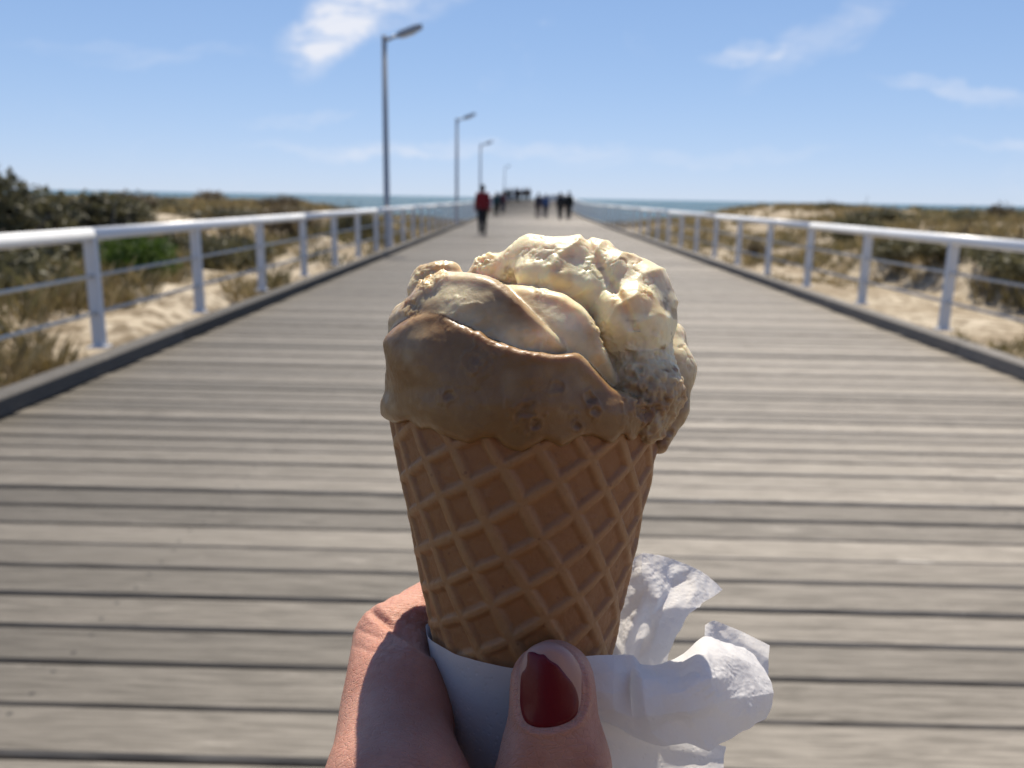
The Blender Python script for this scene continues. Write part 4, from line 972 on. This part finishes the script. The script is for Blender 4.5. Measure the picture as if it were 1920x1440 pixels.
# thumbnail: a thin curved plate lying on the thumb, and the chipped polish on it
def surf_w(px, py):
    w_ = np.full(px.shape, 60.0)
    for _ in range(60):
        k = (D0-w_)/FPX; d = hand_sdf((px-960)*k, (720-py)*k, w_); w_ = w_-d*0.7
    return w_
NAIL_C = np.array((1034., 1288.))
def nail_w(px, py):                             # smooth nail curvature: arched across, slightly along
    u = (px-1034)/62.0; v = (py-1288)/82.0
    f = NW0-2.9*u*u-1.1*np.clip(-v, 0, 2)**2-0.25*v*v; s_ = surf_w(px, py)
    return np.where(s_ > 24, np.maximum(f, s_-0.25), f)
NW0 = float(surf_w(np.array([1034.0]), np.array([1290.0]))[0])+0.55
def plate(poly, off, thick):
    b = np.array(poly); c = b.mean(0); rings = 9; V = []; n = len(b)
    for r in range(rings+1):
        t = r/rings; q = c+(b-c)*t
        w_ = nail_w(q[:, 0], q[:, 1])+off-(0.0 if r < rings else thick*0.4)
        V += [P(a[0], a[1], ww) for a, ww in zip(q, w_)]
    q = c+(b-c)*1.0; V += [P(a[0], a[1], ww) for a, ww in zip(q, nail_w(q[:, 0], q[:, 1])+off-thick)]
    f = []
    for r in range(1, rings+1):
        for i in range(n): j = (i+1) % n; f.append((r*n+i, r*n+j, (r+1)*n+j, (r+1)*n+i))
    for i in range(n): f.append((0, n+(i+1) % n, n+i))
    V = np.array(V); f = [tuple(reversed(q_)) for q_ in f]
    return V, f
pol_poly = smooth_poly([(988, 1222), (1000, 1222), (1012, 1228), (1020, 1226), (1030, 1238), (1046, 1246), (1058, 1262), (1074, 1280), (1084, 1302), (1086, 1326), (1078, 1348), (1044, 1363), (1008, 1365), (984, 1356), (975, 1328), (975, 1290), (977, 1262), (986, 1254), (989, 1240)], 2)
m_nail = simple('bare_nail', (0.40, 0.225, 0.175), 0.40, 0, 0.05, 300, 0.5)
mp, np_ = material('red_nail_polish')
finish(np_, np_.add('ShaderNodeBsdfPrincipled', None, Base__Color=(0.125, 0.003, 0.008, 1), Roughness=0.40, Coat__Weight=0.12, Coat__Roughness=0.1, Specular__IOR__Level=0.3,
       Normal=bump(np_, np_.noise(np_.mapping(np_.add('ShaderNodeTexCoord').outputs['Object'], (1000, 1000, 1000)), 0.5, 3), 0.25, 0.0004)))
v_, f_ = plate(nail_poly, 0.0, 2.6); nail = place('thumbnail', v_, f_, m_nail, hand)
v_, f_ = plate(pol_poly, 0.22, 0.22); po = place('nail_polish', v_, f_, mp, hand); po.parent = nail
po['label'] = 'dark red polish worn away at the tip'

# ---- the napkin
def mat_paper():
    m, n = material('napkin_paper')
    p = n.mapping(n.add('ShaderNodeTexCoord').outputs['Object'], (1000, 1000, 1000))
    emb = n.add('ShaderNodeTexVoronoi', None, Vector=p, Scale=0.7); b = n.noise(p, 0.35, 5, 0.6); c = n.noise(p, 4, 2)
    h = n.m('ADD', n.m('MULTIPLY', n.rng(emb.outputs['Distance'], 0.0, 0.4), 0.22), n.m('ADD', n.m('MULTIPLY', b, 0.5), n.m('MULTIPLY', c, 0.1)))
    nb = bump(n, h, 0.5, 0.0007)
    d = n.add('ShaderNodeBsdfDiffuse', None, Color=(0.90, 0.89, 0.885, 1), Normal=nb); t = n.add('ShaderNodeBsdfTranslucent', None, Color=(0.84, 0.82, 0.80, 1), Normal=nb)
    finish(n, n.add('ShaderNodeMixShader', None, _0=0.48, _1=d.outputs[0], _2=t.outputs[0])); return m
M_PAPER = mat_paper()
nap = empty('paper_napkin', to_world(np.array([[axis_x(-160), -160.0, 0.0]]))[0]); tag(nap, 'crumpled white paper napkin wrapped around the cone under the thumb', 'napkin')
def catmull(p, n):
    p = np.asarray(p, float); k = len(p); t = np.linspace(0, k-1, n); i = np.clip(t.astype(int), 0, k-2); f = (t-i).reshape(-1, *([1]*(p.ndim-1)))
    g = lambda j: p[np.clip(j, 0, k-1)]
    p0, p1, p2, p3 = g(i-1), g(i), g(i+1), g(i+2)
    lin = p1+(p2-p1)*f
    cr = 0.5*(2*p1+(p2-p0)*f+(2*p0-5*p1+4*p2-p3)*f*f+(3*p1-p0-3*p2+p3)*f**3)
    return 0.5*lin+0.5*cr
def folds(x, y, z, n, s, seed):
    r = np.random.RandomState(seed); t = 0
    for i in range(n):
        d = r.randn(3); d /= np.linalg.norm(d); wv2 = s*(0.6+0.9*r.rand()); q = (x*d[0]+y*d[1]+z*d[2]+1.3*wv2*vnoise(x, y, z, 0.5/wv2, i*3.0+seed))/wv2+r.rand()
        t = t+(np.abs(q-np.floor(q)-0.5)*2-0.5)*wv2/s
    return t/n
def sheet(name, rows, nu, nv, amp, fs, seed, zones=()):
    g = np.array([[P(*c) for c in r] for r in rows]); g = catmull(g, nv); g = catmull(g.transpose(1, 0, 2), nu).transpose(1, 0, 2)
    du = np.gradient(g, axis=1); dv = np.gradient(g, axis=0); nn = np.cross(du, dv); nn /= np.linalg.norm(nn, axis=2, keepdims=True)+1e-9
    x, y, z = g[..., 0], g[..., 1], g[..., 2]
    k = (D0-z)/FPX; px = 960+x/k; py = 720-y/k
    a = 1.35*amp*folds(x, y, z, 4, fs, seed)+0.40*amp*folds(x, y, z, 4, fs*0.4, seed+9)
    for (cx, cy, r, am) in zones:
        zz = np.exp(-(((px-cx)**2+(py-cy)**2)/(r*r))); a = a*(1)+am*zz*(0.55*folds(x, y, z, 4, 4.5, seed+4)+0.42*folds(x*0.7, y*1.2, z, 5, 2.0, seed+5))
    g = g+nn*a[..., None]
    n, m_ = g.shape[:2]
    o = place(name, g.reshape(-1, 3), grid_faces(n, m_), M_PAPER, nap); return o
# wrap round the cone
tn, yn = 260, 90
TT, SS = np.meshgrid(np.linspace(-np.pi*1.02, np.pi*1.02, tn), np.linspace(0, 1, yn), indexing='ij')
ytop = -58.4-2.6*(1+np.sin(TT))*(np.abs(TT) < 3)+0.35*fbm(np.sin(TT)*20, 0*TT, np.cos(TT)*20, 0.15, 2, 3.0)
YW = ytop+(-132-ytop)*SS
RW = cone_R(YW)+0.75+0.28*fbm(np.sin(TT)*20, YW*0.35, np.cos(TT)*20, 0.16, 3, 5.0)+0.18*folds(np.sin(TT)*20, YW*0.4, np.cos(TT)*20, 3, 9, 2)+0.5*(TT > 2.9)
wv3 = np.stack([axis_x(YW)+RW*np.sin(TT), YW, RW*np.cos(TT)], -1)
place('wrap', wv3.reshape(-1, 3), grid_faces(tn, yn)[:, ::-1].copy(), M_PAPER, nap)
sheet('flap', [
    [(1050, 1236, 22), (1100, 1230, 22), (1150, 1228, 20), (1186, 1229, 17), (1200, 1246, 15), (1226, 1248, 12), (1262, 1236, 8), (1320, 1194, 3), (1372, 1207, -3), (1414, 1224, -8)],
    [(1050, 1262, 23), (1102, 1262, 24), (1150, 1262, 24), (1184, 1264, 20), (1204, 1274, 24), (1232, 1272, 22), (1270, 1262, 19), (1324, 1226, 15), (1384, 1236, 6), (1432, 1252, -4)],
    [(1050, 1290, 23), (1106, 1296, 25), (1150, 1300, 26), (1182, 1306, 21), (1206, 1308, 26), (1240, 1304, 25), (1278, 1296, 25), (1330, 1272, 22), (1388, 1272, 9), (1448, 1280, 0)],
    [(1050, 1320, 22), (1110, 1326, 24), (1150, 1332, 25), (1186, 1344, 23), (1212, 1342, 26), (1246, 1340, 25), (1290, 1334, 25), (1340, 1318, 21), (1396, 1308, 12), (1453, 1300, 2)],
    [(1050, 1335, 20), (1114, 1342, 22), (1152, 1352, 22), (1192, 1372, 21), (1222, 1372, 22), (1254, 1352, 21), (1298, 1350, 22), (1346, 1348, 18), (1402, 1338, 11), (1448, 1326, 1)],
    [(1050, 1345, 18), (1118, 1350, 19), (1160, 1366, 18), (1200, 1387, 17), (1240, 1398, 19), (1286, 1392, 19), (1330, 1408, 17), (1352, 1396, 14), (1400, 1368, 8), (1436, 1348, 0)]],
    240, 150, 0.75, 11.0, 3, ((1335, 1275, 48, 1.7), (1400, 1320, 34, 1.0), (1195, 1250, 22, 0.7)))
sheet('back_corner', [
    [(1322, 1172, -6), (1340, 1164, -7), (1390, 1184, -9), (1443, 1210, -11)],
    [(1320, 1205, -2), (1345, 1195, -6), (1396, 1208, -10), (1441, 1236, -12)],
    [(1324, 1245, -1), (1350, 1240, -4), (1396, 1250, -9), (1440, 1275, -10)],
    [(1330, 1290, -2), (1355, 1295, -5), (1400, 1300, -8), (1446, 1310, -6)]], 80, 60, 0.55, 8.0, 7, ((1350, 1180, 40, 0.7),))
sheet('upper_corner', [
    [(1188, 1048, -16), (1204, 1037, -17), (1240, 1042, -20), (1276, 1054, -23), (1318, 1072, -25), (1354, 1106, -26)],
    [(1180, 1085, -15), (1204, 1072, -13), (1238, 1088, -16), (1262, 1082, -22), (1306, 1096, -21), (1338, 1118, -22)],
    [(1168, 1120, -16), (1206, 1112, -12), (1234, 1122, -11), (1256, 1106, -18), (1300, 1118, -17), (1318, 1130, -18)],
    [(1160, 1160, -16), (1190, 1152, -11), (1218, 1156, -12), (1246, 1142, -12), (1282, 1140, -14), (1312, 1138, -16)],
    [(1150, 1200, -14), (1176, 1196, -9), (1206, 1198, -12), (1232, 1180, -11), (1262, 1166, -12), (1284, 1158, -14)],
    [(1140, 1245, -11), (1166, 1242, -7), (1194, 1246, -8), (1216, 1240, -9), (1240, 1236, -11), (1252, 1228, -13)],
    [(1130, 1300, -9), (1162, 1300, -5), (1192, 1305, -6), (1218, 1300, -8), (1236, 1296, -10), (1250, 1290, -12)]],
    150, 170, 0.85, 8.0, 11, ((1215, 1080, 40, 1.0), (1290, 1090, 40, 0.9), (1180, 1160, 36, 0.9)))
sheet('under_layer', [
    [(1070, 1310, 16), (1140, 1330, 14), (1200, 1350, 10), (1270, 1370, 6), (1330, 1392, 3), (1362, 1400, 0)],
    [(1070, 1370, 16), (1140, 1385, 15), (1200, 1398, 12), (1270, 1408, 8), (1326, 1420, 5), (1358, 1424, 1)],
    [(1065, 1430, 15), (1130, 1440, 14), (1200, 1450, 12), (1268, 1456, 8), (1320, 1462, 4), (1354, 1460, 0)],
    [(1060, 1520, 13), (1120, 1530, 12), (1180, 1540, 9), (1240, 1540, 6), (1290, 1540, 2), (1320, 1540, -2)]], 130, 80, 0.6, 11.0, 17)
bpy.context.view_layer.update()
